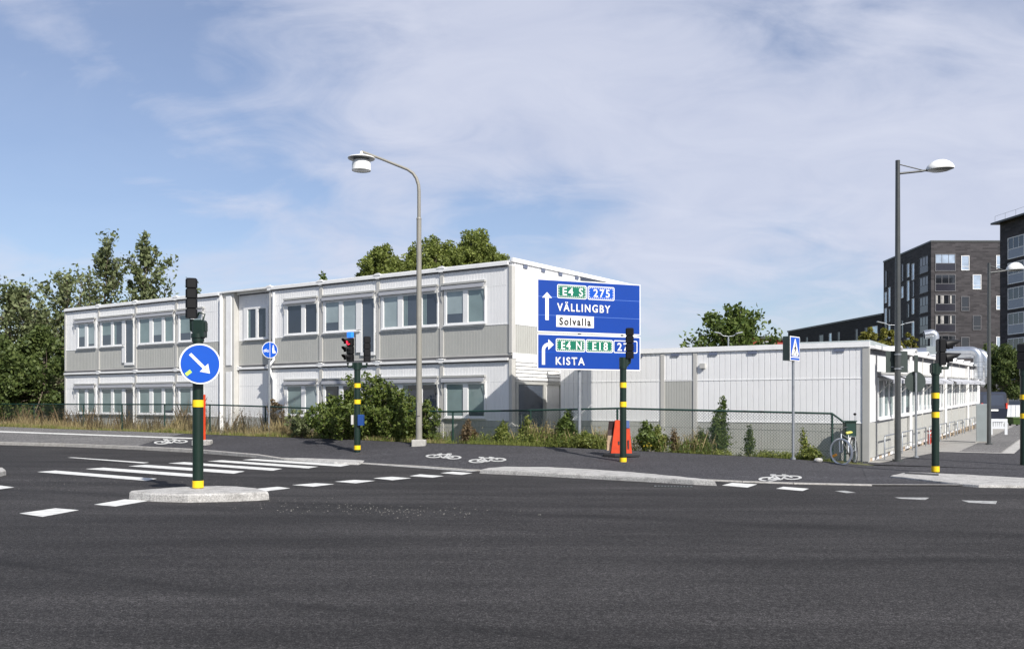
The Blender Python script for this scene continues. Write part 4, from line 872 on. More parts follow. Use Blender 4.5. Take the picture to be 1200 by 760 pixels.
# shrubs and weeds
def on(x, y, Y=None): h = hit(x, y); return h
def shrub(label, x, Y, w, h, n, lf, lm, group=None, ncl=60, name='shrub', stems=14, z=None):
    b = px(x, HZ, Y); b.z = gz(b.x, b.y) if z is None else z
    t = thing(name, label, 'shrub' if name == 'shrub' else 'plant', b, 0, group); mb = MB(); C = []
    for k in range(stems):
        a = rng.uniform(0, 2*pi); r = rng.uniform(0, 1)**.6; tip = Vector((cos(a)*w*r, sin(a)*min(w, .8)*r, h*rng.uniform(.6, 1.02)*(1-.35*r*r)))
        pts = [Vector((cos(a)*w*.35*r, sin(a)*.2*r, 0))]; 
        for i in range(1, 6): f = i/5; pts.append(pts[0].lerp(tip, f)+Vector(rng.normal(0, .04, 3)))
        mb.tube(pts, [.014*(1-.7*i/5) for i in range(6)], 5)
        for i in range(1, 6):
            for q in range(3):
                tw = limb(mb, pts[i], (rng.normal(), rng.normal(), .5), min(w, h)*.22*rng.uniform(.6, 1.2), .004, 3, .25)
                C += tw
    mb.build('stems', M['twig'], t); C = np.array([tuple(c) for c in C]); idx = rng.integers(0, len(C), n)
    P = C[idx]+rng.normal(size=(n, 3))*min(w, h)*.055; P[:, 2] = np.abs(P[:, 2]); leaves(P, lf, M[lm], 'leaves', t, stretch=1.9); return t
gsh = 'leafy bushes against the long building'
shrub('tall leafy bush behind the two-headed traffic light, reaching the lower awnings', 437, 30.2, 1.15, 2.15, 9500, .075, 'leafE', gsh, stems=34)
shrub('broad bush left of the two-headed traffic light under the paired window', 394, 31.2, .95, 1.35, 7000, .07, 'leafE', gsh, stems=30)
shrub('bush between the traffic light and the curved lamp post', 468, 29.8, .95, 1.55, 5500, .07, 'leafE', gsh, stems=26)
shrub('thin bush just right of the curved lamp post with dry brown stems', 500, 29.4, .45, 1.35, 3000, .06, 'leafE', gsh, stems=14)
shrub('low sprawling bush at the foot of the tall bush', 408, 30.4, 1.3, 1.1, 5000, .06, 'leafE', gsh, stems=26)
shrub('brownish upright weed beside the blue path sign', 325, 34.2, .42, 1.5, 2600, .05, 'weedbrown', None, name='weed', stems=16)
shrub('greyish low bush left of the broad bush', 350, 32.2, .5, 1.0, 2500, .055, 'leafA', gsh, stems=14)
def cone_plant(label, x, Y, w, h, n, lf, lm, group=None, stems=9, cat='plant'):
    b = px(x, HZ, Y); b.z = gz(b.x, b.y); t = thing('weed', label, cat, b, 0, group); mb = MB(); C = []
    for k in range(stems):
        a = rng.uniform(0, 2*pi); r = (k/stems)**.7; hh = h*(1-.55*r)*rng.uniform(.85, 1.03); e = Vector((cos(a)*w*r*.8, sin(a)*w*r*.8, hh))
        pts = [Vector((cos(a)*.05, sin(a)*.05, 0))]+[Vector((e.x*f**.8, e.y*f**.8, e.z*f))+Vector(rng.normal(0, .008, 3)) for f in (.25, .5, .75, 1)]
        mb.tube(pts, [.009*(1-.7*i/4) for i in range(5)], 5)
        for f in np.linspace(.12, 1, 16):
            i = min(int(f*4), 3); p = pts[i].lerp(pts[i+1], f*4-i); L = w*.62*(1.12-f)*rng.uniform(.4, 1.4)
            for q in range(3): aa = rng.uniform(0, 6.3); C += [p+Vector((cos(aa)*L*g, sin(aa)*L*g, L*g*.7)) for g in (.15, .4, .7, 1)]
    mb.build('stems', M['twig'], t); C = np.array([tuple(c) for c in C]); idx = rng.integers(0, len(C), n); P = C[idx]+rng.normal(size=(n, 3))*.04
    leaves(P, lf, M[lm], 'leaves', t, stretch=2.2, up=.6); return t
gw = 'weeds along the mesh fence'
cone_plant('tall cone-shaped weed in front of the low building, right of the barrier', 846, 26.3, .42, 1.62, 3300, .045, 'leafD', gw, 12)
cone_plant('slender weed in the fence mesh right of the cone-shaped weed', 878, 26.0, .20, 1.0, 700, .04, 'leafD', gw, 6)
cone_plant('spindly weed just right of the pedestrian sign post', 942, 25.2, .18, .85, 600, .04, 'weedgreen', gw, 6)
cone_plant('leafy weed left of the cone-shaped weed, half its height', 822, 26.3, .28, .75, 1400, .045, 'leafD', gw, 9)
cone_plant('dark red-brown dock stalk between the orange barrier and the cone-shaped weed', 790, 26.3, .09, .72, 900, .035, 'weedbrown', gw, 4)
cone_plant('bushy weed left of the orange barrier, under the big road sign', 665, 27.4, .42, 1.15, 3600, .045, 'leafD', gw, 14)
cone_plant('rounded light green weed at the foot of the big road sign', 686, 26.9, .4, .5, 2600, .04, 'weedgreen', gw, 16)
cone_plant('wide green weed clump right of the orange barrier', 757, 26.5, .42, .9, 2600, .045, 'leafD', gw, 20)
cone_plant('second green weed clump right of the orange barrier, nearer the dock stalk', 771, 26.6, .36, .75, 2800, .045, 'weedgreen', gw, 16)
cone_plant('bright green weed left of the entrance door', 590, 27.8, .3, .8, 1600, .045, 'weedgreen', gw, 12)
cone_plant('bright yellow-green weed in front of the glazed entrance', 617, 27.7, .28, .95, 1800, .045, 'weedgreen', gw, 12)
cone_plant('loose brown weed between the lamp post and the entrance', 548, 28.3, .35, .75, 1500, .04, 'weedbrown', gw, 14)
cone_plant('low green weed at the foot of the pedestrian sign post', 951, 24.8, .3, .35, 1300, .035, 'weedgreen', gw, 14)
# strips of grass and mixed weeds: nobody could count these
def strip(name, p0, p1, n, hmin, hmax, m, wd=(0.05, 1.1), bl=.012, leafy=0, kind='stuff', hfun=None):
    xs = rng.uniform(p0, p1, n); V = []; pxs = np.array([a[0] for a in PRO]); C = []
    for x in xs:
        i = max(0, min(int(np.searchsorted(pxs, x))-1, len(PRO)-2)); f = (x-pxs[i])/(pxs[i+1]-pxs[i]); e = E[i+1].lerp(E[i+2], f); w = rng.uniform(*wd)
        cl = mnoise.noise(Vector((e.x*.9, w*.8, 3.7)))+.45*mnoise.noise(Vector((e.x*3.1, w*2, 1.2)))
        if cl < rng.uniform(-.45, .42): continue
        p = e+Vector((.5, .85, 0))*w; p.z = e.z-.07*min(w, 1)-max(w-1, 0)*.12; p.z = max(p.z, .01); h = rng.uniform(hmin, hmax)*(1+.9*max(cl, 0))*(hfun(x) if hfun else 1)
        a = rng.uniform(0, 6.3); d = Vector((cos(a), sin(a), 0))*bl*.5*rng.uniform(.7, 1.5); ln = Vector((rng.normal(0, .16), rng.normal(0, .16), 0))*h
        V += [p-d, p+d, p+d*.6+ln*.4+Vector((0, 0, h*.55)), p+ln+Vector((0, 0, h))]
        if leafy:
            for k in range(leafy): f2 = rng.uniform(.15, 1.0); C.append(p+ln*f2+Vector((rng.normal(0, .03), rng.normal(0, .03), h*f2)))
    o = fastmesh(name, np.array([tuple(v) for v in V]), 4, M[m], None, kind)
    if leafy: leaves(np.array([tuple(c) for c in C]), .032, M[m], name+'_leaves', None, stretch=1.8, kind='stuff')
    return o
strip('green_grass', -150, 640, 42000, .04, .15, 'weedgreen', (.02, .8), .012)
strip('green_grass', 640, 1005, 6000, .04, .14, 'weedgreen', (.35, 1.0), .012, hfun=lambda x: 1.0 if x < 960 else .45)
strip('dry_grass', -150, 360, 24000, .15, .48, 'weeddry', (.5, 3.0), .012)
strip('dry_grass_low', -150, 520, 12000, .08, .2, 'weeddry', (.03, .6), .010)
strip('brown_weeds', -150, 340, 2600, .45, 1.0, 'weedbrown', (.8, 3.2), .014, leafy=7)
strip('green_weeds', 340, 700, 5500, .10, .42, 'weedgreen', (.25, 1.7), .010, leafy=7)
strip('mixed_weeds', 500, 830, 2800, .2, .6, 'weeddry', (.5, 1.7), .009, leafy=2)
strip('dark_weeds', 500, 830, 1600, .15, .45, 'leafD', (.3, 1.5), .010, leafy=7)
strip('far_weeds', 830, 975, 1500, .08, .2, 'weedgreen', (.4, 1.4), .010, leafy=5)
C = []
for x in (823, 835, 760): h = hit(x, 530); C += [h+Vector((rng.normal(0, .07), rng.normal(0, .07), rng.uniform(.12, .3))) for _ in range(8)]
for x in range(20): h = hit(rng.uniform(20, 70), 498); C.append(h+Vector((0, 0, rng.uniform(.2, .8))))
leaves(np.array([tuple(c) for c in C]), .05, M['flower'], 'wild_flowers', None, kind='stuff')

# ---------------------------------------------------------------- mesh fence
FL = [(-40, 473.2, 47.5), (40, 473.3, 43.6), (98, 473.4, 41.3), (143, 473.5, 39.8), (193, 473.5, 38), (246, 474, 36.2), (311, 476, 34), (375, 478.5, 31.9), (448, 481, 30.4), (530.7, 482, 28.75), (621.7, 480.4, 27.75), (723.5, 478.2, 26.95), (975.2, 484.2, 24.95)]
FP = [px(*a) for a in FL]; fence = thing('mesh_fence', 'long dark green chain-link fence with a round top rail running behind the weeds', 'fence', (FP[8].x, FP[8].y, 0))
off = Vector(fence.location)
for p in FP: 
    z0 = gz(p.x, p.y); mb = MB(); mb.tube([Vector((p.x, p.y, z0-.05))-off, p-off], .030, 8); mb.build('post', M['fencegreen'], fence)
mb = MB(); e0 = px(989.8, 495.0, 24.8); mb.tube([p-off for p in FP]+[e0-off], .028, 8); mb.build('top_rail', M['fencegreen'], fence)
mb = MB(); mb.tube([p-off-Vector((0, 0, 1.02)) for p in FP], .004, 4); mb.tube([p-off-Vector((0, 0, .5)) for p in FP], .004, 4); mb.build('wire', M['fencegreen'], fence)
me = bpy.data.meshes.new('chain_link'); vs = []; uv = []; s = 0
pts = FP+[e0]
for i, p in enumerate(pts):
    if i: s += (pts[i]-pts[i-1]).length
    z1 = p.z-.03; z0 = max(gz(p.x, p.y), 0)+.02 if i < len(FP) else .1
    vs += [(p.x-off.x, p.y-off.y, z0), (p.x-off.x, p.y-off.y, z1)]; uv += [(s, z0), (s, z1)]
fs = [(2*i, 2*i+2, 2*i+3, 2*i+1) for i in range(len(pts)-1)]
me.from_pydata(vs, [], fs); ul = me.uv_layers.new(name='UVMap')
for lp in me.loops: ul.data[lp.index].uv = uv[lp.vertex_index]
me.materials.append(M['chain']); o = bpy.data.objects.new('chain_link', me); COL.objects.link(o); o.parent = fence
# ---------------------------------------------------------------- lamps
def baseat(x, y, Y=None, z=None):
    """foot of an object: on the ground under the picture point, or at distance Y"""
    if Y is None: h = hit(x, y); return h
    b = px(x, HZ, Y); b.z = gz(b.x, b.y) if z is None else z; return b
b = baseat(491, 0, 28.0); s = F/b.y
L = thing('street_lamp', 'tall beige-grey lamp post with a curved neck and white drum-shaped lamp', 'street lamp', b)
top = (HZ-178)/s+EYE-b.z
mb = MB(); mb.bbox(-.21, .21, -.21, .21, -.1, .17, .02); mb.build('foundation', M['concrete'], L)
zz = lambda y: (HZ-y)/s+EYE-b.z
mb = MB(); mb.tube([(0, 0, .1), (0, 0, zz(400)), (0, 0, zz(257))], [.098, .084, .074], 14); mb.tube([(0, 0, zz(257)), (0, 0, zz(256)+.03)], [.085, .065], 14); mb.tube([(0, 0, .1), (0, 0, .2)], .13, 14)
mb.build('pole', M['lampgrey'], L)
mb = MB(); kx = lambda x: (x-491)/s
pp = [(0, 0, zz(256)), (0, 0, zz(225)), (kx(490.5), 0, zz(217)), (kx(488), 0, zz(209)), (kx(484), 0, zz(203)), (kx(477.5), 0, zz(198.5)), (kx(450), 0, zz(187.5)), (kx(424), 0, zz(177.5))]
mb.tube(pp, [.055, .055, .052, .05, .047, .044, .04, .036], 12); mb.build('arm', M['lampgrey'], L)
lc = (kx(423.5), 0, 0); mb = MB(); mb.lathe([(.001, zz(180.5)), (.07, zz(180.8)), (.10, zz(182)), (.40, zz(184.8)), (.415, zz(185.6)), (.40, zz(186.4)), (.27, zz(186.2))], 28, lc); mb.tube([(lc[0], 0, zz(177.5)), (lc[0], 0, zz(181))], .05, 10)
hd = mb.build('lamp_disc', M['lampwhite'], L)
mb = MB(); mb.lathe([(.405, zz(185.9)-.01), (.30, zz(186.5)-.03), (.20, zz(186.5)-.03)], 28, lc); mb.build('disc_underside', M['dkgrey'], L)
mb = MB(); mb.lathe([(.21, zz(186.3)), (.24, zz(188.5)), (.28, zz(191)), (.285, zz(194)), (.28, zz(198.5)), (.292, zz(199.2)), (.285, zz(200))], 28, lc); mb.build('lamp_drum', M['lampwhite'], L)
mb = MB(); mb.lathe([(.284, zz(199.6)), (.15, zz(200.3)), (.001, zz(200.6))], 28, lc); mb.build('lamp_glass', M['lampunder'], L)
mb = MB(); mb.box(-.045, .045, -.118, -.08, .9, 1.3); mb.build('service_door', M['lampgrey'], L)
def modern_lamp(label, b, ytop, arm, r=.086, sc=1.0, group='dark lamp posts with white domes', az=0):
    s = F/b.y; L = thing('lamp_post', label, 'lamp post', b, az, group); H = (HZ-ytop)/s+EYE-b.z; k = sc
    mb = MB(); mb.tube([(0, 0, -.05), (0, 0, H*.35), (0, 0, H-.25), (0, 0, H)], [r, r*.95, r*.72, r*.72], 14); mb.tube([(0, 0, -.02), (0, 0, .06)], r*1.7, 14); mb.build('pole', M['dkgrey'], L)
    mb = MB(); mb.tube([(0, 0, H-.10), (arm*.54, 0, H-.30)], .016, 8); mb.tube([(0, 0, H-.37), (arm*.45, 0, H-.30), (arm*.56, 0, H-.27)], [.032, .03, .028], 8); mb.build('arm', M['dkgrey'], L)
    cx = arm*.80; mb = MB(); R0 = arm*.25
    prof = [(.001, .17), (.35, .16), (.65, .12), (.88, .06), (1, 0), (.97, -.03)]
    mb.lathe([(R0*a, H-.21+z*1.35) for a, z in prof], 26, (cx, 0, 0)); n = 0; mb.map(lambda p: (cx+(p[0]-cx)*1.05, p[1]*.8, p[2]+(p[0]-cx)*.06)); mb.build('lamp_shade', M['lampwhite'], L)
    mb = MB(); mb.lathe([(R0*.97, H-.25), (R0*.6, H-.30), (.001, H-.31)], 26, (cx, 0, 0)); mb.map(lambda p: (cx+(p[0]-cx)*1.05, p[1]*.8, p[2]+(p[0]-cx)*.06)); mb.build('lamp_glass', M['lampunder'], L)
    return L
bl = baseat(1052, 0, 25.75); modern_lamp('tall dark grey lamp post with a white dome, at the corner of the low building', bl, 188, (1114-1052)*25.75/F)
bl2 = loc2(2.15, 11.8); bl2.x = px(1159, 0, bl2.y).x; modern_lamp('farther dark grey lamp post with a white dome, beside the grey cabinet', bl2, 308, (1197-1159)*bl2.y/F, r=.075)
def twin_lamp(label, x, Y, y0, w, h=6, tilt=0):
    b = px(x, HZ, Y); b.z = 0; s = F/Y; L = thing('twin_lamp', label, 'street lamp', b, 0); H = EYE+(HZ-y0)/s; w = w/s
    mb = MB(); mb.tube([(0, 0, -.1), (0, 0, H)], [.09, .06], 8); mb.build('pole', M['galv'], L)
    for sg in (-1, 1):
        mb = MB(); mb.tube([(0, 0, H-.03), (sg*w*.35, 0, H), (sg*w*.6, 0, H+.14)], .035, 6); mb.build('arm', M['galv'], L)
        mb = MB(); mb.bbox(-w*.25, w*.25, -.15, .15, -.04, .04, .02); mb.xf(Matrix.Translation((sg*w*.78, 0, H+.22)) @ Matrix.Rotation(-sg*R(12), 4, 'Y')); mb.build('lamp_head', M['galv'], L)
twin_lamp('white two-armed lamp in front of the dark apartment block', 1049, 88, 380.5, 21); twin_lamp('white two-armed lamp in front of the round open tree', 853.5, 64, 393.5, 16)
# ---------------------------------------------------------------- traffic lights
def bandset(par, rad, zs, hb):
    for z in zs: mb = MB(); mb.tube([(0, 0, z-hb/2), (0, 0, z+hb/2)], rad+.004, 18); mb.build('yellow_band', M['yellow'], par)
def signal_head(par, c, az, n, mats=None, sh=.225, w=.25, dpt=.15, vl=.24):
    """stack of n lenses; front looks along local -y turned by az"""
    MX = Matrix.Translation(c) @ Matrix.Rotation(az, 4, 'Z'); H = n*sh
    mb = MB()
    for k in range(n): mb.bbox(-w/2, w/2, 0, dpt, k*sh+.004, (k+1)*sh-.006, .03)
    mb.box(-w/2+.03, w/2-.03, .02, dpt-.02, 0, H-.02); mb.xf(MX); h = mb.build('signal_head', M['black'], par)
    for k in range(n):
        zc = (k+.5)*sh; q = MB(); r = sh*.40
        vs = [(0, -.004, zc)]+[(r*cos(a), -.001, zc+r*sin(a)) for a in np.linspace(0, 2*pi, 20, endpoint=False)]
        q.add(vs, [(0, 1+(i+1) % 20, 1+i) for i in range(20)]); q.xf(MX); m = (mats or {}).get(k, M['lens']); q.build('lens', m, h)
        q = MB(); n_ = 16; A = np.linspace(R(-35), R(215), n_); vv = []
        for a in A: 
            ln = vl*(.40+.60*max(0, sin(a))**.7); rr = r*1.08; vv += [(rr*cos(a), -.002, zc+rr*sin(a)), (rr*cos(a)*.98, -ln, zc+rr*sin(a)-.012), (rr*.95*cos(a), -.002, zc+rr*.95*sin(a)), (rr*.93*cos(a), -ln, zc+rr*.93*sin(a)-.012)]
        f = []
        for i in range(n_-1): a, b2 = 4*i, 4*i+4; f += [(a, a+1, b2+1, b2), (a+2, b2+2, b2+3, a+3), (a+1, a+3, b2+3, b2+1)]
        q.add(vv, f, True); q.xf(MX); q.build('visor', M['black'], h)
    return h
def elbow(par, r, ztop, cx, cy, zc):
    mb = MB(); mb.tube([(0, 0, ztop-.16), (cx*.55, cy*.55, ztop-.17), (cx*.95, cy*.95, ztop-.12), (cx, cy, zc)], .04, 8); mb.build('bracket', M['greenpole'], par)
GL = 'traffic lights on dark green poles with yellow bands'
# near one on the island, with the keep-right sign
Y = 16.3; b = px(232, HZ, Y); b.z = .15; s = F/Y; zz = lambda y: (HZ-y)/s+EYE-b.z
N1 = thing('traffic_light', 'nearest traffic light, on the concrete island, carrying the round blue arrow sign', 'traffic light', b, 0, GL)
mb = MB(); mb.tube([(0, 0, -.02), (0, 0, zz(398))], .092, 20); mb.tube([(0, 0, zz(400)), (0, 0, zz(393))], .105, 20); mb.build('pole', M['greenpole'], N1)
mb = MB(); mb.bbox(-.075, .13, -.10, .12, zz(395), zz(375), .02); mb.tube([(0, 0, zz(396)), (0, 0, zz(391))], .12, 16); mb.box(.131, .15, -.07, .07, zz(388), zz(378)); mb.tube([(.09, 0, zz(375)), (.12, 0, zz(368)), (.02, 0, zz(366)), (-.02, 0, zz(372))], .016, 6); mb.build('terminal_box', M['greenpole'], N1)
bandset(N1, .094, (zz(472.5), zz(566.8)), .125)
elbow(N1, .09, zz(378), -.11, .0, zz(374)); signal_head(N1, (-.125, .03, zz(373)), R(199), 4, sh=.178, w=.20)
sg = bpy.data.objects.new('direction_sign_plate', None)
def disc(par, name, m, c, r, az, y0=0, t=.012, n=40, ringr=None, label=None):
    mb = MB()
    if ringr is None: mb.slab([(r*cos(a), r*sin(a)) for a in np.linspace(0, 2*pi, n, endpoint=False)], y0-t, y0)
    else:
        A = np.linspace(0, 2*pi, n, endpoint=False); vs = [(r*cos(a), y0, r*sin(a)) for a in A]+[(ringr*cos(a), y0, ringr*sin(a)) for a in A]; mb.add(vs, [(i, (i+1) % n, n+(i+1) % n, n+i) for i in range(n)])
    mb.xf(Matrix.Translation(c) @ Matrix.Rotation(az, 4, 'Z')); return mb.build(name, m, par, label)
c = ((237.9-232)/s, -.16, zz(426.6)); az = R(30); rr = .355
pl = disc(N1, 'arrow_sign', M['signwhite'], c, rr, az, 0, .012, label='round blue sign with a white arrow pointing down to the right')
disc(pl, 'sign_face', M['signblue2'], c, rr-.026, az, -.0145, .003)
def flat(par, name, m, polys, c, az, y=-.02, tilt=0):
    mb = MB()
    for p in polys: mb.add([(x, y, z) for x, z in p], [tuple(range(len(p)))])
    mb.xf(Matrix.Translation(c) @ Matrix.Rotation(az, 4, 'Z') @ Matrix.Rotation(tilt, 4, 'Y')); return mb.build(name, m, par)
def rotp(p, a): return [(x*cos(a)-z*sin(a), x*sin(a)+z*cos(a)) for x, z in p]
flat(pl, 'arrow', M['signwhite'], [rotp([(-.24, -.026), (.12, -.026), (.12, .026), (-.24, .026)], R(-45)), rotp([(.09, -.10), (.235, 0), (.09, .10)], R(-45))], c, az)
flat(pl, 'sticker', M['sticker'], [rotp([(-.31, -.03), (-.20, -.03), (-.20, .03), (-.31, .03)], R(45-8+2))], c, az, -.0205)
mb = MB(); 
for dz in (-.12, .12): mb.box(-.12, .12, -.10, .105, c[2]+dz-.015, c[2]+dz+.015); mb.box(-.02, .06, -.16, -.1, c[2]+dz-.012, c[2]+dz+.012)
mb.build('clamp', M['galv'], N1)
# two-headed light on the far kerb
Y = 27.2; b = px(418.7, HZ, Y); b.z = .085; s = F/Y; zz = lambda y: (HZ-y)/s+EYE-b.z
N2 = thing('traffic_light', 'two-headed traffic light with a lit red lens, in front of the leafy bushes', 'traffic light', b, 0, GL)
mb = MB(); mb.tube([(0, 0, -.02), (0, 0, zz(429))], .092, 18); mb.tube([(0, 0, zz(433)), (0, 0, zz(425))], .108, 18); mb.build('pole', M['greenpole'], N2)
mb = MB(); mb.tube([(-.28, 0, zz(425)), (-.27, 0, zz(429.5)), (.27, 0, zz(429.5)), (.28, 0, zz(425))], .036, 8); mb.box(-.14, .14, -.07, .07, zz(431.5), zz(424.8)); mb.build('bracket', M['greenpole'], N2)
bandset(N2, .094, (zz(451.5), zz(470.5), zz(524)), .125)
hh = signal_head(N2, (-.255, -.05, zz(423.5)), R(-38), 3, {2: M['redlight']}, sh=.235, w=.23)
mb = MB(); mb.bbox(-.10, .115, -.01, .10, 0, .16, .02); mb.xf(Matrix.Translation((-.235, -.05, zz(423.5)+.71)) @ Matrix.Rotation(R(-38), 4, 'Z')); mb.build('blue_panel', M['lblue'], hh)
signal_head(N2, (.28, .05, zz(424)), R(190), 4, sh=.19, w=.21)
mb = MB(); mb.bbox(.03, .21, -.16, .04, zz(498), zz(485.5), .015); mb.build('request_box', M['boxblue'], N2); mb = MB(); mb.bbox(-.17, -.10, -.12, .06, zz(497), zz(486), .01); mb.build('side_plate', M['beige'], N2)
# light at the orange barrier
Y = 23.4; b = px(730.2, HZ, Y); b.z = -.02; s = F/Y; zz = lambda y: (HZ-y)/s+EYE-b.z
N3 = thing('traffic_light', 'traffic light standing in front of the orange barrier and the big road sign', 'traffic light', b, 0, GL)
mb = MB(); mb.tube([(0, 0, -.02), (0, 0, zz(424))], .083, 18); mb.tube([(0, 0, zz(432)), (0, 0, zz(418.5))], .10, 18); mb.build('pole', M['greenpole'], N3)
mb = MB(); mb.bbox(-.09, .13, -.08, .08, zz(429), zz(419), .015); mb.build('terminal_box', M['greenpole'], N3)
bandset(N3, .085, (zz(451), zz(473.5), zz(538.8)), .13); elbow(N3, .09, zz(419), .17, 0, zz(420)); signal_head(N3, (.172, .03, zz(420)), R(172), 4, sh=.195, w=.205)
# right one
Y = 21.6; b = px(1096.2, HZ, Y); b.z = .045; s = F/Y; zz = lambda y: (HZ-y)/s+EYE-b.z; b.z = .045
N4 = thing('traffic_light', 'traffic light with long black visors pointing right, on the pale kerb island at right', 'traffic light', b, 0, GL)
zb = zz(562)
mb = MB(); mb.tube([(0, 0, min(zb, -.0)-.02), (0, 0, zz(430))], .083, 18); mb.tube([(0, 0, zz(439)), (0, 0, zz(425.5))], .10, 18); mb.build('pole', M['greenpole'], N4)
mb = MB(); mb.bbox(-.11, .12, -.08, .08, zz(437), zz(426.5), .015); mb.build('terminal_box', M['greenpole'], N4)
bandset(N4, .085, (zz(463.3), zz(485.7), zz(549)), .13)
mb = MB(); mb.tube([(.08, 0, zz(431)), (.29, 0, zz(431)), (.30, 0, zz(427))], .034, 8); mb.build('bracket', M['greenpole'], N4)
signal_head(N4, (.22, 0, zz(427.5)), R(84), 2, sh=.31, w=.27, dpt=.17, vl=.36)
# one more, cut by the right edge
Y = 24.2; b = px(1199.5, HZ, Y); b.z = gz(b.x, b.y) if gz(b.x, b.y) > 0 else .03; s = F/Y; zz = lambda y: (HZ-y)/s+EYE-b.z
N5 = thing('traffic_light', 'traffic light cut off by the right edge of the photo', 'traffic light', b, 0, GL)
mb = MB(); mb.tube([(0, 0, -.02), (0, 0, zz(436))], .083, 18); mb.tube([(0, 0, zz(440)), (0, 0, zz(432))], .10, 18); mb.build('pole', M['greenpole'], N5); bandset(N5, .085, (zz(465), zz(487), zz(548)), .13)
signal_head(N5, (-.02, .03, zz(432)), R(151), 3, sh=.22, w=.24)
# ---------------------------------------------------------------- text
def text(par, txt, size, x, z, y, m, name='lettering', bold=.0, sx=1.0, space=1.0):
    cu = bpy.data.curves.new(name, 'FONT'); cu.body = txt; cu.size = size; cu.offset = bold; cu.space_character = space; cu.resolution_u = 4
    o = bpy.data.objects.new('tmp', cu); COL.objects.link(o); dg = bpy.context.evaluated_depsgraph_get(); me = bpy.data.meshes.new_from_object(o.evaluated_get(dg)); bpy.data.objects.remove(o)
    me.transform(Matrix.Translation((x, y, z)) @ Matrix.Rotation(R(90), 4, 'X') @ Matrix.Diagonal((sx, 1, 1, 1))); me.materials.clear(); me.materials.append(m)
    ob = bpy.data.objects.new(name, me); COL.objects.link(ob); ob.parent = par; return ob
def fit_text(par, txt, x0, x1, z0, z1, y, m, bold=.0, space=1.28):
    """text whose capitals fill the rectangle"""
    o = text(par, txt, 1, 0, 0, 0, m, bold=bold/(max(z1-z0, .01)/.7), space=space); me = o.data
    X = [v.co.x for v in me.vertices]; Zs = [v.co.z for v in me.vertices]; cap = .70
    sx = (x1-x0)/(max(X)-min(X)); sz = (z1-z0)/cap
    for v in me.vertices: v.co = Vector((x0+(v.co.x-min(X))*sx, y, z0+v.co.z*sz))
    return o
# ---------------------------------------------------------------- the big road sign
A = px(629.5, HZ, 26.35); Bp = px(750.5, HZ, 27.75); az = math.atan2(Bp.y-A.y, Bp.x-A.x); SW = (Bp-A).length; zb, zt = 2.62, 5.21; SH = zt-zb
zg = gz(A.x+1, A.y+.3)
SG = thing('direction_sign', 'large blue direction sign in two panels reading VÄLLINGBY, Solvalla and KISTA', 'road sign', Vector((A.x, A.y, zg)), az)
P = lambda u, v: (u*SW, zt-zg-v*SH)
def rect(u0, u1, v0, v1): x0, z1 = P(u0, v0); x1, z0 = P(u1, v1); return x0, x1, z0, z1
def panel(v0, v1, x_off=0):
    x0, x1, z0, z1 = rect(0, 1, v0, v1); mb = MB(); mb.bbox(x0+x_off, x1+x_off, 0, .03, z0, z1, .004); p = mb.build('sign_panel', M['signwhite'], SG)
    mb = MB(); e = .03; mb.box(x0+x_off+e, x1+x_off-e, -.004, -.001, z0+e, z1-e); mb.build('sign_face', M['signblue'], p); return p
up_, lo_ = panel(0, .588), panel(.607, 1, -.0)
def fl(par, name, m, poly, y): mb = MB(); mb.add([(x, y, z) for x, z in poly], [tuple(range(len(poly)))]); return mb.build(name, m, par)
def rr_poly(x0, x1, z0, z1, r, n=5):
    out = []
    for cx, cz, a0 in ((x1-r, z0+r, -90), (x1-r, z1-r, 0), (x0+r, z1-r, 90), (x0+r, z0+r, 180)):
        for k in range(n+1): a = R(a0+90*k/n); out.append((cx+r*cos(a), cz+r*sin(a)))
    return out
def plate(par, u0, u1, v0, v1, m, dashed, border=True):
    x0, x1, z0, z1 = rect(u0, u1, v0, v1); w = .028
    fl(par, 'route_plate', M['signwhite'], rr_poly(x0, x1, z0, z1, .05), -.007); fl(par, 'route_face', m, rr_poly(x0+w, x1-w, z0+w, z1-w, .03), -.010)
    if dashed:
        mb = MB(); i = w+.022; t = .017
        def dash(ax, bx, az_, bz): mb.add([(ax, -.013, az_), (bx, -.013, az_), (bx, -.013, bz), (ax, -.013, bz)], [(0, 1, 2, 3)])
        nx = int((x1-x0-2*i)/.062); st = (x1-x0-2*i)/nx
        for k in range(nx):
            a = x0+i+k*st+st*.25; dash(a, a+st*.55, z0+i, z0+i+t); dash(a, a+st*.55, z1-i-t, z1-i)
        nz_ = int((z1-z0-2*i)/.062); sz = (z1-z0-2*i)/nz_
        for k in range(nz_): a = z0+i+k*sz+sz*.25; dash(x0+i-.005, x0+i+t-.005, a, a+sz*.55); dash(x1-i-t+.005, x1-i+.005, a, a+sz*.55)
        mb.build('dashed_border', M['signwhite'], par)
def tx(par, s_, u0, u1, v0, v1, m=None, bold=.006): x0, x1, z0, z1 = rect(u0, u1, v0, v1); fit_text(par, s_, x0, x1, z0, z1, -.016, m or M['signwhite'], bold)
M['signtext'] = mat('black_lettering', (.02, .02, .02), .5)
plate(up_, .185, .465, .05, .205, M['signgreen'], True); plate(up_, .475, .738, .05, .205, M['signblue2'], True)
tx(up_, 'E4 S', .235, .43, .083, .168); tx(up_, '275', .53, .69, .083, .168); tx(up_, 'VÄLLINGBY', .183, .695, .262, .345, bold=.007)
x0, x1, z0, z1 = rect(.176, .535, .395, .525); fl(up_, 'place_plate', M['signwhite'], [(x0, z0), (x1, z0), (x1, z1), (x0, z1)], -.007); tx(up_, 'Solvalla', .205, .505, .42, .50, M['signtext'], .009)
plate(lo_, .172, .452, .655, .80, M['signgreen'], True); plate(lo_, .458, .722, .655, .80, M['signgreen'], True); plate(lo_, .728, .968, .655, .80, M['signblue'], False)
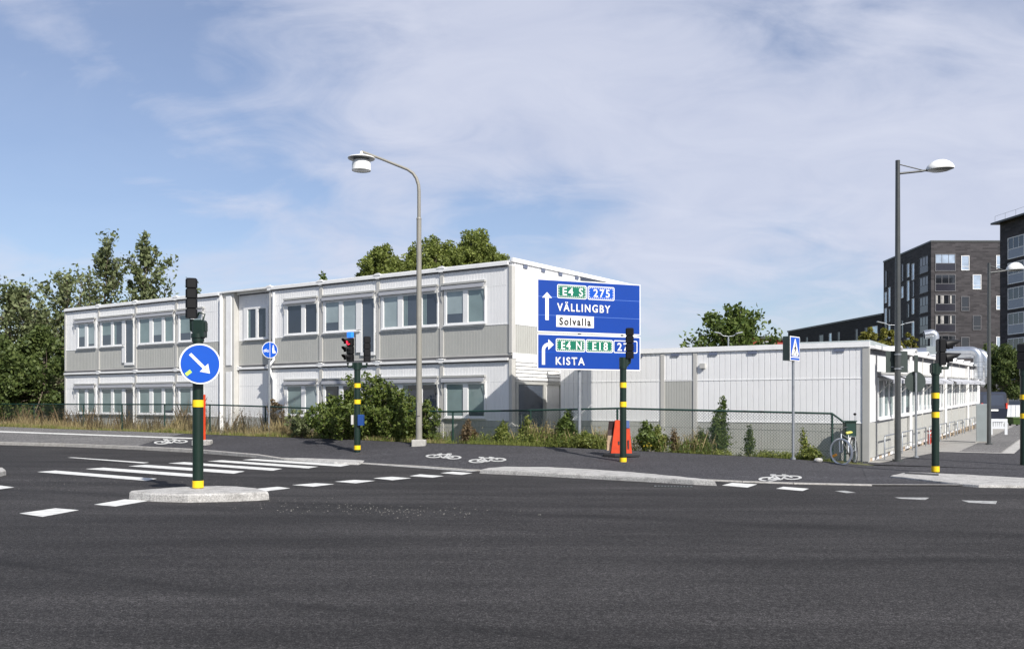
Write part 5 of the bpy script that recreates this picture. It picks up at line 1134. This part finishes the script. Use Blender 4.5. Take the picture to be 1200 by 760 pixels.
tx(lo_, 'E4 N', .222, .418, .685, .772); tx(lo_, 'E18', .52, .67, .685, .772); tx(lo_, '279', .765, .93, .685, .772); tx(lo_, 'KISTA', .17, .445, .862, .945, bold=.007)
# arrows
mb = MB(); cx, z0 = P(.09, .455); _, z1 = P(.09, .20); _, z2 = P(.09, .145); hw = .055; mb.add([(cx-hw, -.008, z0), (cx+hw, -.008, z0), (cx+hw, -.008, z1), (cx-hw, -.008, z1)], [(0, 1, 2, 3)])
mb.add([(cx-.16, -.0085, z1-.02), (cx+.16, -.0085, z1-.02), (cx, -.0085, z2-.0)], [(0, 1, 2)]); mb.build('arrow', M['signwhite'], up_)
mb = MB(); cx, z0 = P(.057, .95); _, z1 = P(.05, .725); r = .16; xe = P(.105, 0)[0]
cc = [(cx, z0), (cx, z1-r)]+[(cx+r-r*cos(a), z1-r+r*sin(a)) for a in np.linspace(0, pi/2, 7)[1:]]+[(xe, z1)]
vs = []
for i, (x, z) in enumerate(cc):
    a = Vector(cc[min(i+1, len(cc)-1)])-Vector(cc[max(i-1, 0)]); a.normalize(); vs += [(x-a.y*.05, -.008, z+a.x*.05), (x+a.y*.05, -.008, z-a.x*.05)]
mb.add(vs, [(2*i+1, 2*i+3, 2*i+2, 2*i) for i in range(len(cc)-1)]); mb.add([(xe-.01, -.0085, z1-.155), (xe+.165, -.0085, z1), (xe-.01, -.0085, z1+.155)], [(0, 1, 2)]); mb.build('arrow', M['signwhite'], lo_)
mb = MB()
for v in (.195, .40): x0, z = P(0, v); x1, _ = P(1, v); mb.box(x0+.03, x1-.03, -.0055, -.0045, z-.006, z+.006)
mb.build('panel_joint', mat('joint_pale_blue', (.1, .2, .55), .4), up_)
mb = MB(); x0, z = P(0, .81); x1, _ = P(1, .81); mb.box(x0+.03, x1-.03, -.0055, -.0045, z-.006, z+.006); mb.build('panel_joint', M['signblue2'], lo_)
for u in (.415, .835): mb = MB(); mb.tube([(u*SW, .12, -.1), (u*SW, .12, zt-zg-.1)], .05, 12); mb.build('post', M['galv'], SG)
mb = MB()
for v in (.12, .45, .72, .9): _, z = P(0, v); mb.box(.05, SW-.05, .032, .058, z-.03, z+.03)
mb.build('back_rail', M['galv'], SG)
# ---------------------------------------------------------------- small signs
b = baseat(315.3, 0, 33.6); s = F/b.y; zz = lambda y: (HZ-y)/s+EYE-b.z
Q = thing('path_sign', 'small round blue cycle and footpath sign on a thin grey post by the long building', 'road sign', b)
mb = MB(); mb.tube([(0, 0, -.05), (0, 0, zz(400))], .036, 10); mb.build('post', M['galv'], Q); c = ((316.6-315.3)/s, -.06, zz(410)); a_ = R(36)
q = disc(Q, 'sign_plate', M['signwhite'], c, .30, a_); disc(q, 'sign_face', M['signblue2'], c, .28, a_, -.0145, .003)
flat(q, 'pictogram', M['signwhite'], [[(-.008, -.28), (.008, -.28), (.008, .28), (-.008, .28)], [(.10, -.12), (.14, -.12), (.15, .02), (.09, .02)], [(.155, -.12), (.19, -.12), (.17, .02), (.14, .02)], [(.09, .02), (.17, .02), (.155, .12), (.10, .12)], [(.105, .13), (.15, .13), (.15, .18), (.105, .18)],
     [(.19, -.12), (.215, -.12), (.215, -.03), (.19, -.03)], [(-.22, -.05), (-.08, -.05), (-.1, -.03), (-.2, -.03)], [(-.2, -.03), (-.12, .03), (-.13, .045), (-.21, -.015)]], c, a_)
mb = MB()
for x in (-.20, -.09):
    A_ = np.linspace(0, 2*pi, 14, endpoint=False); vs = [(x+.05*cos(t), -.02, -.04+.05*sin(t)) for t in A_]+[(x+.036*cos(t), -.02, -.04+.036*sin(t)) for t in A_]; mb.add(vs, [(i, (i+1) % 14, 14+(i+1) % 14, 14+i) for i in range(14)])
mb.xf(Matrix.Translation(c) @ Matrix.Rotation(a_, 4, 'Z')); mb.build('bicycle_pictogram', M['signwhite'], q)
b = baseat(929.5, 0, 24.6); s = F/b.y; zz = lambda y: (HZ-y)/s+EYE-b.z
Q = thing('crossing_sign', 'pedestrian crossing sign on a dark box, on a thin grey post by the low building', 'road sign', b)
mb = MB(); mb.tube([(0, 0, -.05), (0, 0, zz(422.4))], .036, 10); mb.tube([(0, 0, -.02), (0, 0, .05)], .07, 10); mb.build('post', M['galv'], Q)
z0, z1 = zz(422.6), zz(394.2); hw = .30; a_ = R(49)
def rectp(par, name, m, x0, x1, z0, z1, y0, y1, az, c): mb = MB(); mb.bbox(x0, x1, y0, y1, z0, z1, .01); mb.xf(Matrix.Translation(c) @ Matrix.Rotation(az, 4, 'Z')); return mb.build(name, m, par)
ccx = (.02, -.06, 0)
Q2 = rectp(Q, 'sign_box', M['signback'], -hw, hw, z0+.004, z1-.004, .001, .20, a_, ccx)
q = rectp(Q, 'sign_plate', M['signwhite'], -hw, hw, z0, z1, -.012, 0, a_, ccx)
cc = (.035, 0, 0); mm = lambda name, m, polys, y: flat(q, name, m, polys, ccx, a_, y)
q['label'] = 'front plate with the white triangle and walking figure'
h_ = z1-z0; ZZ = lambda f: z0+h_*f
mm('sign_face', M['signblue2'], [[(-hw+.03, ZZ(.16)), (hw-.03, ZZ(.16)), (hw-.03, ZZ(.96)), (-hw+.03, ZZ(.96))], [(-hw+.03, ZZ(.03)), (hw-.03, ZZ(.03)), (hw-.03, ZZ(.12)), (-hw+.03, ZZ(.12))]], -.0145)
mm('triangle', M['signwhite'], [[(-.25, ZZ(.19)), (.25, ZZ(.19)), (.02, ZZ(.90)), (-.02, ZZ(.90))]], -.017)
mm('walking_figure', M['signtext'], [[(-.03, ZZ(.42)), (.035, ZZ(.42)), (.03, ZZ(.62)), (-.02, ZZ(.62))], [(-.02, ZZ(.64)), (.03, ZZ(.64)), (.03, ZZ(.70)), (-.02, ZZ(.70))], [(-.03, ZZ(.42)), (.0, ZZ(.44)), (-.09, ZZ(.22)), (-.13, ZZ(.22))], [(.0, ZZ(.44)), (.035, ZZ(.42)), (.10, ZZ(.22)), (.06, ZZ(.22))], [(.03, ZZ(.58)), (.10, ZZ(.47)), (.085, ZZ(.45)), (.02, ZZ(.53))], [(-.02, ZZ(.58)), (-.09, ZZ(.47)), (-.075, ZZ(.45)), (-.02, ZZ(.53))],
   [(-.24, ZZ(.19)), (-.19, ZZ(.19)), (-.17, ZZ(.26)), (-.21, ZZ(.26))], [(.19, ZZ(.19)), (.24, ZZ(.19)), (.21, ZZ(.26)), (.17, ZZ(.26))]], -.019)
# sign backs at the low building
b = bl+Vector((0, 0, 0)); s = F/b.y; Z0 = EYE+(HZ-423.5)/s
Q = thing('sign_back', 'back of a square dark green-grey sign clamped to the tall dark lamp post', 'road sign', Vector((b.x, b.y, Z0)))
mb = MB(); mb.bbox(-.31, .30, -.010, .004, -.30, .30, .003); mb.xf(Matrix.Translation((.02, .11, 0))); mb.build('plate', M['signback'], Q)
mb = MB(); 
for z in (-.2, .2): mb.tube([(0, 0, z-.02), (0, 0, z+.02)], .098, 14); mb.box(-.05, .05, .06, .1, z-.015, z+.015)
mb.box(-.14, -.04, .085, .099, -.16, -.13); mb.box(.09, .2, .085, .099, -.16, -.13); mb.build('clamp', M['galv'], Q)
b = px(1073.3, HZ, 27.3); b.z = gz(b.x, b.y); s = F/b.y; zz = lambda y: (HZ-y)/s+EYE-b.z
Q = thing('round_sign_back', 'back of a round dark sign on a thin post before the low building', 'road sign', b)
mb = MB(); mb.tube([(0, 0, -.03), (0, 0, zz(416))], .034, 10); mb.tube([(0, 0, -.01), (0, 0, .04)], .08, 10); mb.build('post', M['galv'], Q)
mb = MB(); mb.slab([(.31*cos(a), .31*sin(a)+zz(447)) for a in np.linspace(0, 2*pi, 32, endpoint=False)], .040, .052); mb.build('plate', M['signback'], Q)
mb = MB(); mb.box(-.04, .04, -.05, .039, zz(436), zz(416)); mb.build('upper_plate', M['signback'], Q)
# ---------------------------------------------------------------- orange things
b = hit(237, 521); s = F/b.y; zz = lambda y: (HZ-y)/s+EYE-b.z
Q = thing('delineator_post', 'thin orange marker post in a white concrete block, half hidden behind the nearest traffic light', 'marker post', b)
w = 11/s; mb = MB(); mb.bbox(-w, w, -.16, .16, -.01, zz(515), .03); mb.build('foot', M['granlight'], Q); mb = MB(); x = 2.6/s; mb.bbox(x-.036, x+.036, -.025, .025, zz(515.5), zz(462), .01); mb.build('post', M['orange'], Q)
b = px(728, HZ, 24.6); b.z = gz(b.x, b.y)+.004; s = F/b.y; zz = lambda y: (HZ-y)/s+EYE-b.z
Q = thing('road_barrier', 'orange folded plastic barrier on a black rubber foot behind the traffic light', 'barrier', b, 0)
mb = MB(); mb.add([(.52*cos(a)*f, .30*sin(a)*f, z) for f, z in ((1, 0), (1, .05), (.93, .085)) for a in np.linspace(0, 2*pi, 8, endpoint=False)+pi/8], [(k*8+i, k*8+(i+1) % 8, k*8+8+(i+1) % 8, k*8+8+i) for k in range(2) for i in range(8)]+[tuple(range(16, 24)), tuple(range(7, -1, -1))]); mb.build('rubber_foot', M['rubber'], Q)
H = zz(492)
def wedge(x0a, x1a, x0b, x1b, y0, y1, z0, z1): 
    mb.add([(x0a, y0, z0), (x1a, y0, z0), (x1a, y1, z0), (x0a, y1, z0), (x0b, y0+.05, z1), (x1b, y0+.05, z1), (x1b, y1-.05, z1), (x0b, y1-.05, z1)], [(0, 3, 2, 1), (4, 5, 6, 7), (0, 1, 5, 4), (1, 2, 6, 5), (2, 3, 7, 6), (3, 0, 4, 7)])
mb = MB(); wedge(-.285, -.02, -.17, .02, -.14, .14, .086, H); wedge(.06, .27, .06, .22, -.13, .13, .086, H*.78); mb.box(-.019, .059, -.03, .03, .12, H*.9); mb.build('body', M['orange'], Q)
mb = MB(); mb.box(-.10, -.06, -.135, -.10, H*.32, H*.42); mb.box(.16, .19, -.135, -.1, .2, H*.45); mb.build('slot', M['darkgap'], Q)
mb = MB(); wedge(-.37, -.20, -.33, -.19, -.02, .02, H*.58, H*.97); mb.build('dark_board', M['brown'], Q); mb = MB(); wedge(-.385, -.25, -.365, -.225, -.018, .018, H*.16, H*.575); mb.build('wooden_board', M['wood'], Q)
mb = MB(); wedge(.09, .21, .09, .205, -.10, .06, H*.785, H*.99); mb.build('blue_board', M['boxblue'], Q)
for i, (dx, lab) in enumerate(((0, 'short red plastic post against the low side wall, the nearer of the two'), (.28, 'short red plastic post against the low side wall, the farther of the two'))):
    p = loc2(.12, 11.0+dx*3.2); Q = thing('red_post', lab, 'marker post', p); mb = MB(); mb.tube([(0, 0, -.02), (0, 0, .52)], .055, 10); mb.build('tube', M['reds'], Q); mb = MB(); mb.tube([(0, 0, .40), (0, 0, .46)], .057, 10); mb.build('white_ring', M['signwhite'], Q)
# ---------------------------------------------------------------- green box, bicycle
b = px(996, HZ, 25.35); b.z = 0.01; s = F/b.y; zz = lambda y: (HZ-y)/s+EYE-b.z
Q = thing('cable_box', 'dark green metal box on legs at the end of the mesh fence behind the bicycle', 'utility box', b)
w = 6.6/s; mb = MB(); mb.bbox(-w, w, -.07, .13, zz(515), zz(494), .012); mb.build('box', M['greenpole'], Q)
mb = MB(); mb.box(-w-.012, w+.012, -.09, .14, zz(494)+.001, zz(492.6)); mb.build('lid', M['fencegreen'], Q)
for x in (-w+.03, w-.03): mb = MB(); mb.box(x-.025, x+.025, 0, .05, -.03, zz(515)); mb.build('leg', M['fencegreen'], Q)
mb = MB(); mb.box(-w+.03, w-.03, -.076, -.071, zz(513), zz(496)); mb.build('door', M['fencegreen'], Q)
def bicycle():
    b = px(987.5, HZ, 24.15)+Vector((.602, .799, 0))*.5; b.z = .02; Rw = .335
    Q = thing('bicycle', 'silver bicycle with white front tyre and yellow saddle at the fence end', 'bicycle', b, R(-127))     # local +x is the riding direction... towards the front wheel
    hx, hz = .48, 0   # steering axis foot
    # local frame: x from rear hub (-.52) to front hub (.52), z up
    def wheel(cx, M_, rimm, nm):
        mb = MB(); A_ = np.linspace(0, 2*pi, 41); mb.tube([(Rw*cos(a), 0, Rw*sin(a)) for a in A_], .028, 8, cap=False); mb.xf(M_); w = mb.build(nm, rimm, Q)
        mb = MB(); mb.tube([((Rw-.024)*cos(a), 0, (Rw-.024)*sin(a)) for a in A_], .010, 6, cap=False); mb.xf(M_); mb.build('rim', M['galv'], w)
        mb = MB()
        for k in range(18): a = 2*pi*k/18; mb.tube([(.02*cos(a+1), .02*(-1)**k, .02*sin(a+1)), ((Rw-.03)*cos(a), 0, (Rw-.03)*sin(a))], .0022, 4)
        mb.xf(M_); mb.build('spokes', M['galv'], w); mb = MB(); mb.tube([(0, -.05, 0), (0, .05, 0)], .022, 10); mb.xf(M_); mb.build('hub', M['galv'], w); return w
    tilt = Matrix.Rotation(R(6), 4, 'X')
    Ms = tilt @ Matrix.Translation((.50, 0, Rw+.018)) @ Matrix.Rotation(R(68), 4, 'Z')
    fw = wheel(0, Ms, M['bikewhite'], 'front_wheel'); q = MB(); q.bbox(-.30, -.17, -.03, .03, -.03, .03, .008); q.xf(Ms @ Matrix.Rotation(R(-20), 4, 'Y')); q.build('reflector', M['bikeorange'], fw)
    wheel(0, tilt @ Matrix.Translation((-.52, 0, Rw+.018)), M['rubber'], 'rear_wheel')
    T_ = lambda mb: mb.xf(tilt)
    bb = (-.09, 0, .29); seat = (-.24, 0, .76); hd_t = (.36, 0, .82); hd_b = (.40, 0, .68)
    mb = MB(); mb.tube([bb, seat], .016, 8); mb.tube([bb, hd_b], .019, 8); mb.tube([(-.21, 0, .68), hd_t], .016, 8); mb.tube([hd_b, hd_t], .021, 8)
    for y in (-.05, .05): mb.tube([bb, (-.52, y, Rw+.018)], .010, 6); mb.tube([(-.21, 0, .68), (-.52, y, Rw+.018)], .009, 6)
    T_(mb); mb.build('frame', M['galv'], Q)
    mb = MB()
    d = Matrix.Rotation(R(68), 4, 'Z')
    for y in (-.055, .055): v = d @ Vector((0, y, 0)); mb.tube([(.50+v.x, v.y, Rw+.018), (.43+v.x, v.y, .66), (.41, 0, .70)], .012, 6)
    T_(mb); mb.build('fork', M['lampwhite'], Q)
    mb = MB(); mb.tube([(.36, 0, .82), (.34, 0, .96)], .014, 8); v = d @ Vector((0, .27, 0)); u = d @ Vector((-.13, 0, 0))
    mb.tube([(.34+v.x+u.x, v.y+u.y, .99), (.34+v.x, v.y, .99), (.34, 0, .96), (.34-v.x, -v.y, .99), (.34-v.x+u.x, -v.y+u.y, .99)], .012, 8); T_(mb); mb.build('handlebar', M['dkgrey'], Q)
    mb = MB(); n = 12; vs = []
    for i, (x, w, z) in enumerate(((-.13, .02, 0), (-.05, .035, .005), (.03, .07, .0), (.10, .10, .01), (.14, .08, .015))):
        vs += [(-x-.26+.03, w*cos(a), .83+z+.035*sin(a)) for a in np.linspace(0, 2*pi, n, endpoint=False)]
    mb.add(vs, [(i*n+k, i*n+(k+1) % n, (i+1)*n+(k+1) % n, (i+1)*n+k) for i in range(4) for k in range(n)]+[tuple(range(n-1, -1, -1)), tuple(range(4*n, 5*n))], True); T_(mb); mb.build('saddle', M['yellowsaddle'], Q)
    mb = MB(); mb.tube([(-.24, 0, .74), (-.255, 0, .82)], .013, 8); T_(mb); mb.build('seat_post', M['galv'], Q)
    mb = MB(); mb.tube([(-.09, -.06, .29), (-.09, .06, .29)], .02, 8); mb.tube([(-.09, .065, .29), (.0, .07, .16)], .010, 6); mb.tube([(-.09, -.065, .29), (-.18, -.07, .42)], .010, 6); mb.box(-.03, .03, .075, .15, .15, .17); mb.box(-.21, -.15, -.15, -.075, .41, .43); T_(mb); mb.build('crank', M['dkgrey'], Q)
    mb = MB()
    for k in range(14):
        a0, a1 = R(20+k*10), R(30+k*10); r_ = Rw+.045; mb.add([(-.52+r_*cos(a), y, Rw+.018+r_*sin(a)) for a in (a0, a1) for y in (-.03, .03)], [(0, 1, 3, 2)])
    T_(mb); mb.build('mudguard', M['lampwhite'], Q)
    mb = MB(); mb.box(-.78, -.38, -.06, .06, .71, .725); mb.tube([(-.7, .05, .71), (-.53, .06, Rw)], .007, 5); mb.tube([(-.7, -.05, .71), (-.53, -.06, Rw)], .007, 5); T_(mb); mb.build('luggage_rack', M['galv'], Q)
bicycle()
Q = thing('thin_flag_rod', 'thin upright rod with a small black ball beside the green box', 'rod', px(1001.8, HZ, 25.3)+Vector((0, 0, -EYE)))
b = Q.location; s = F/b.y; mb = MB(); mb.tube([(0, 0, -.02), (0, 0, EYE+(HZ-487)/s)], .008, 6); mb.build('rod', M['galv'], Q); mb = MB(); zt = EYE+(HZ-485)/s; mb.lathe([(.001, zt-.04), (.035, zt-.02), (.045, zt), (.035, zt+.02), (.001, zt+.04)], 12); mb.build('ball', M['black'], Q)
p = hit(958, 541); 
def stone(label, x, y, r):
    p = hit(x, y); mb = MB(); vs = []; n = 7
    for i in range(1, 4):
        for k in range(n): a = 2*pi*k/n; rr = r*sin(pi*i/4)*(1+.25*mnoise.noise(Vector((k*1.3, i*2.1, x)))); vs.append((rr*cos(a), rr*sin(a)*.7, r*.45-r*.55*cos(pi*i/4)))
    vs += [(0, 0, -r*.1), (0, 0, r*.95)]; f = [(i*n+k, i*n+(k+1) % n, (i+1)*n+(k+1) % n, (i+1)*n+k) for i in range(2) for k in range(n)]+[(21, (k+1) % n, k) for k in range(n)]+[(22, 14+k, 14+(k+1) % n) for k in range(n)]
    mb.add(vs, f, True); o = mb.build('stone', M['granlight']); o.location = p; tag(o, label, 'stone')
stone('pale stone lying on the verge left of the bicycle wheel', 959, 541.5, .13); stone('flat pale stone under the big road sign at the verge edge', 700, 525, .2)
# ---------------------------------------------------------------- far end of the side street
def at(px_, Y): p = px(px_, HZ, Y); p.z = max(gz(p.x, p.y), .02); return p
b = at(1151, 35.8); s = F/b.y; zz = lambda y: (HZ-y)/s+EYE-b.z
Q = thing('grey_cabinet', 'tall grey-green metal cabinet at the far end of the low building', 'utility cabinet', b, RZ2)
mb = MB(); mb.bbox(-.20, .20, -.15, .35, .06, zz(473), .015); mb.build('body', M['cabinet'], Q); mb = MB(); mb.box(-.22, .22, -.17, .37, -.02, .058); mb.build('plinth', M['concrete'], Q); mb = MB(); mb.box(.202, .212, -.12, .32, .12, zz(475)); mb.build('door', M['cabinet'], Q)
b = at(1170, 43); s = F/b.y; zz = lambda y: (HZ-y)/s+EYE-b.z
Q = thing('street_barrier', 'white slatted barrier behind the farther dark lamp post', 'barrier', b, R(-12))
w = 9.5/s; H = zz(490.5)
mb = MB(); mb.bbox(-w, w, -.05, .05, H-.14, H, .01); mb.build('top_bar', M['hoard'], Q); mb = MB(); mb.box(-w, w, -.04, .04, .28, .38); mb.build('bottom_bar', M['hoard'], Q)
for x in (-w+.06, w-.06): mb = MB(); mb.box(x-.06, x+.06, -.045, .045, -.03, H-.145); mb.build('leg', M['hoard'], Q)
mb = MB()
for k in range(5): x = -w+.2+k*(2*w-.4)/4; mb.box(x-.035, x+.035, -.02, .02, .385, H-.145)
mb.build('slats', M['hoard'], Q)
b = at(1190, 60); s = F/b.y; zz = lambda y: (HZ-y)/s+EYE-b.z
Q = thing('site_hoarding', 'white corrugated hoarding closing the end of the side street', 'hoarding', b, 0)
mb = MB(); grooved(mb, -18/s, 90/s, -.05, zz(474.5), 0, pitch=.3, d=.04, w=.03); mb.build('panel', M['hoard'], Q); mb = MB(); mb.box(-18/s, 90/s, .06, .12, -.05, zz(474.5)+.02); mb.build('back_frame', M['galv'], Q)
b = at(1190, 56); s = F/b.y; zz = lambda y: (HZ-y)/s+EYE-b.z
Q = thing('rubbish_bin', 'green wheeled rubbish bin in front of the white hoarding', 'bin', b, 0)
mb = MB(); H = zz(490); w0, w1 = 5.2/s, 7/s
mb.add([(-w0, -.3, .08), (w0, -.3, .08), (w0, .3, .08), (-w0, .3, .08), (-w1, -.4, H), (w1, -.4, H), (w1, .4, H), (-w1, .4, H)], [(0, 3, 2, 1), (4, 5, 6, 7), (0, 1, 5, 4), (1, 2, 6, 5), (2, 3, 7, 6), (3, 0, 4, 7)]); mb.build('body', M['bin'], Q)
mb = MB(); mb.bbox(-w1-.03, w1+.03, -.43, .43, H+.003, H+.09, .02); mb.build('lid', M['bin'], Q)
for x in (-w0+.06, w0-.06): mb = MB(); mb.tube([(x-.03, .22, .09), (x+.03, .22, .09)], .09, 12); mb.build('wheel', M['rubber'], Q)
# parked dark van seen nearly from behind, half hidden by the lamp post
b = at(1138, 60); s = F/b.y; zz = lambda y: (HZ-y)/s+EYE-b.z
Q = thing('parked_van', 'dark blue van behind the grey cabinet, mostly hidden', 'van', b, R(8))
w = .92; prof = [(-2.2, .35), (-2.3, 1.0), (-2.15, 1.95), (-2.0, 2.05), (1.0, 2.05), (1.6, 1.5), (2.3, 1.2), (2.4, .5), (2.3, .35)]
mb = MB(); n = len(prof); vs = [(-w, y, z) for y, z in prof]+[(w, y, z) for y, z in prof]; mb.add(vs, [tuple(range(n)), tuple(range(2*n-1, n-1, -1))]+[(i, n+i, n+(i+1) % n, (i+1) % n) for i in range(n)]); mb.build('body', mat('van_paint', (.015, .02, .035), .3, spec=.6), Q)
mb = MB(); mb.add([(-.75, -2.275, 1.2), (.75, -2.275, 1.2), (.68, -2.17, 1.85), (-.68, -2.17, 1.85)], [(0, 1, 2, 3)]); mb.build('rear_window', M['dark'], Q)
mb = MB(); mb.box(-.26, .26, -2.32, -2.302, .85, .96); mb.build('number_plate', M['signwhite'], Q)
for x in (-1, 1):
    for y in (-1.5, 1.5): mb = MB(); mb.tube([(x*.78, y, .33), (x*.94, y, .33)], .33, 16); mb.build('wheel', M['rubber'], Q)
    mb = MB(); mb.box(x*.78, x*.9, -2.33, -2.28, 1.0, 1.35); mb.build('tail_light', M['reds'], Q)
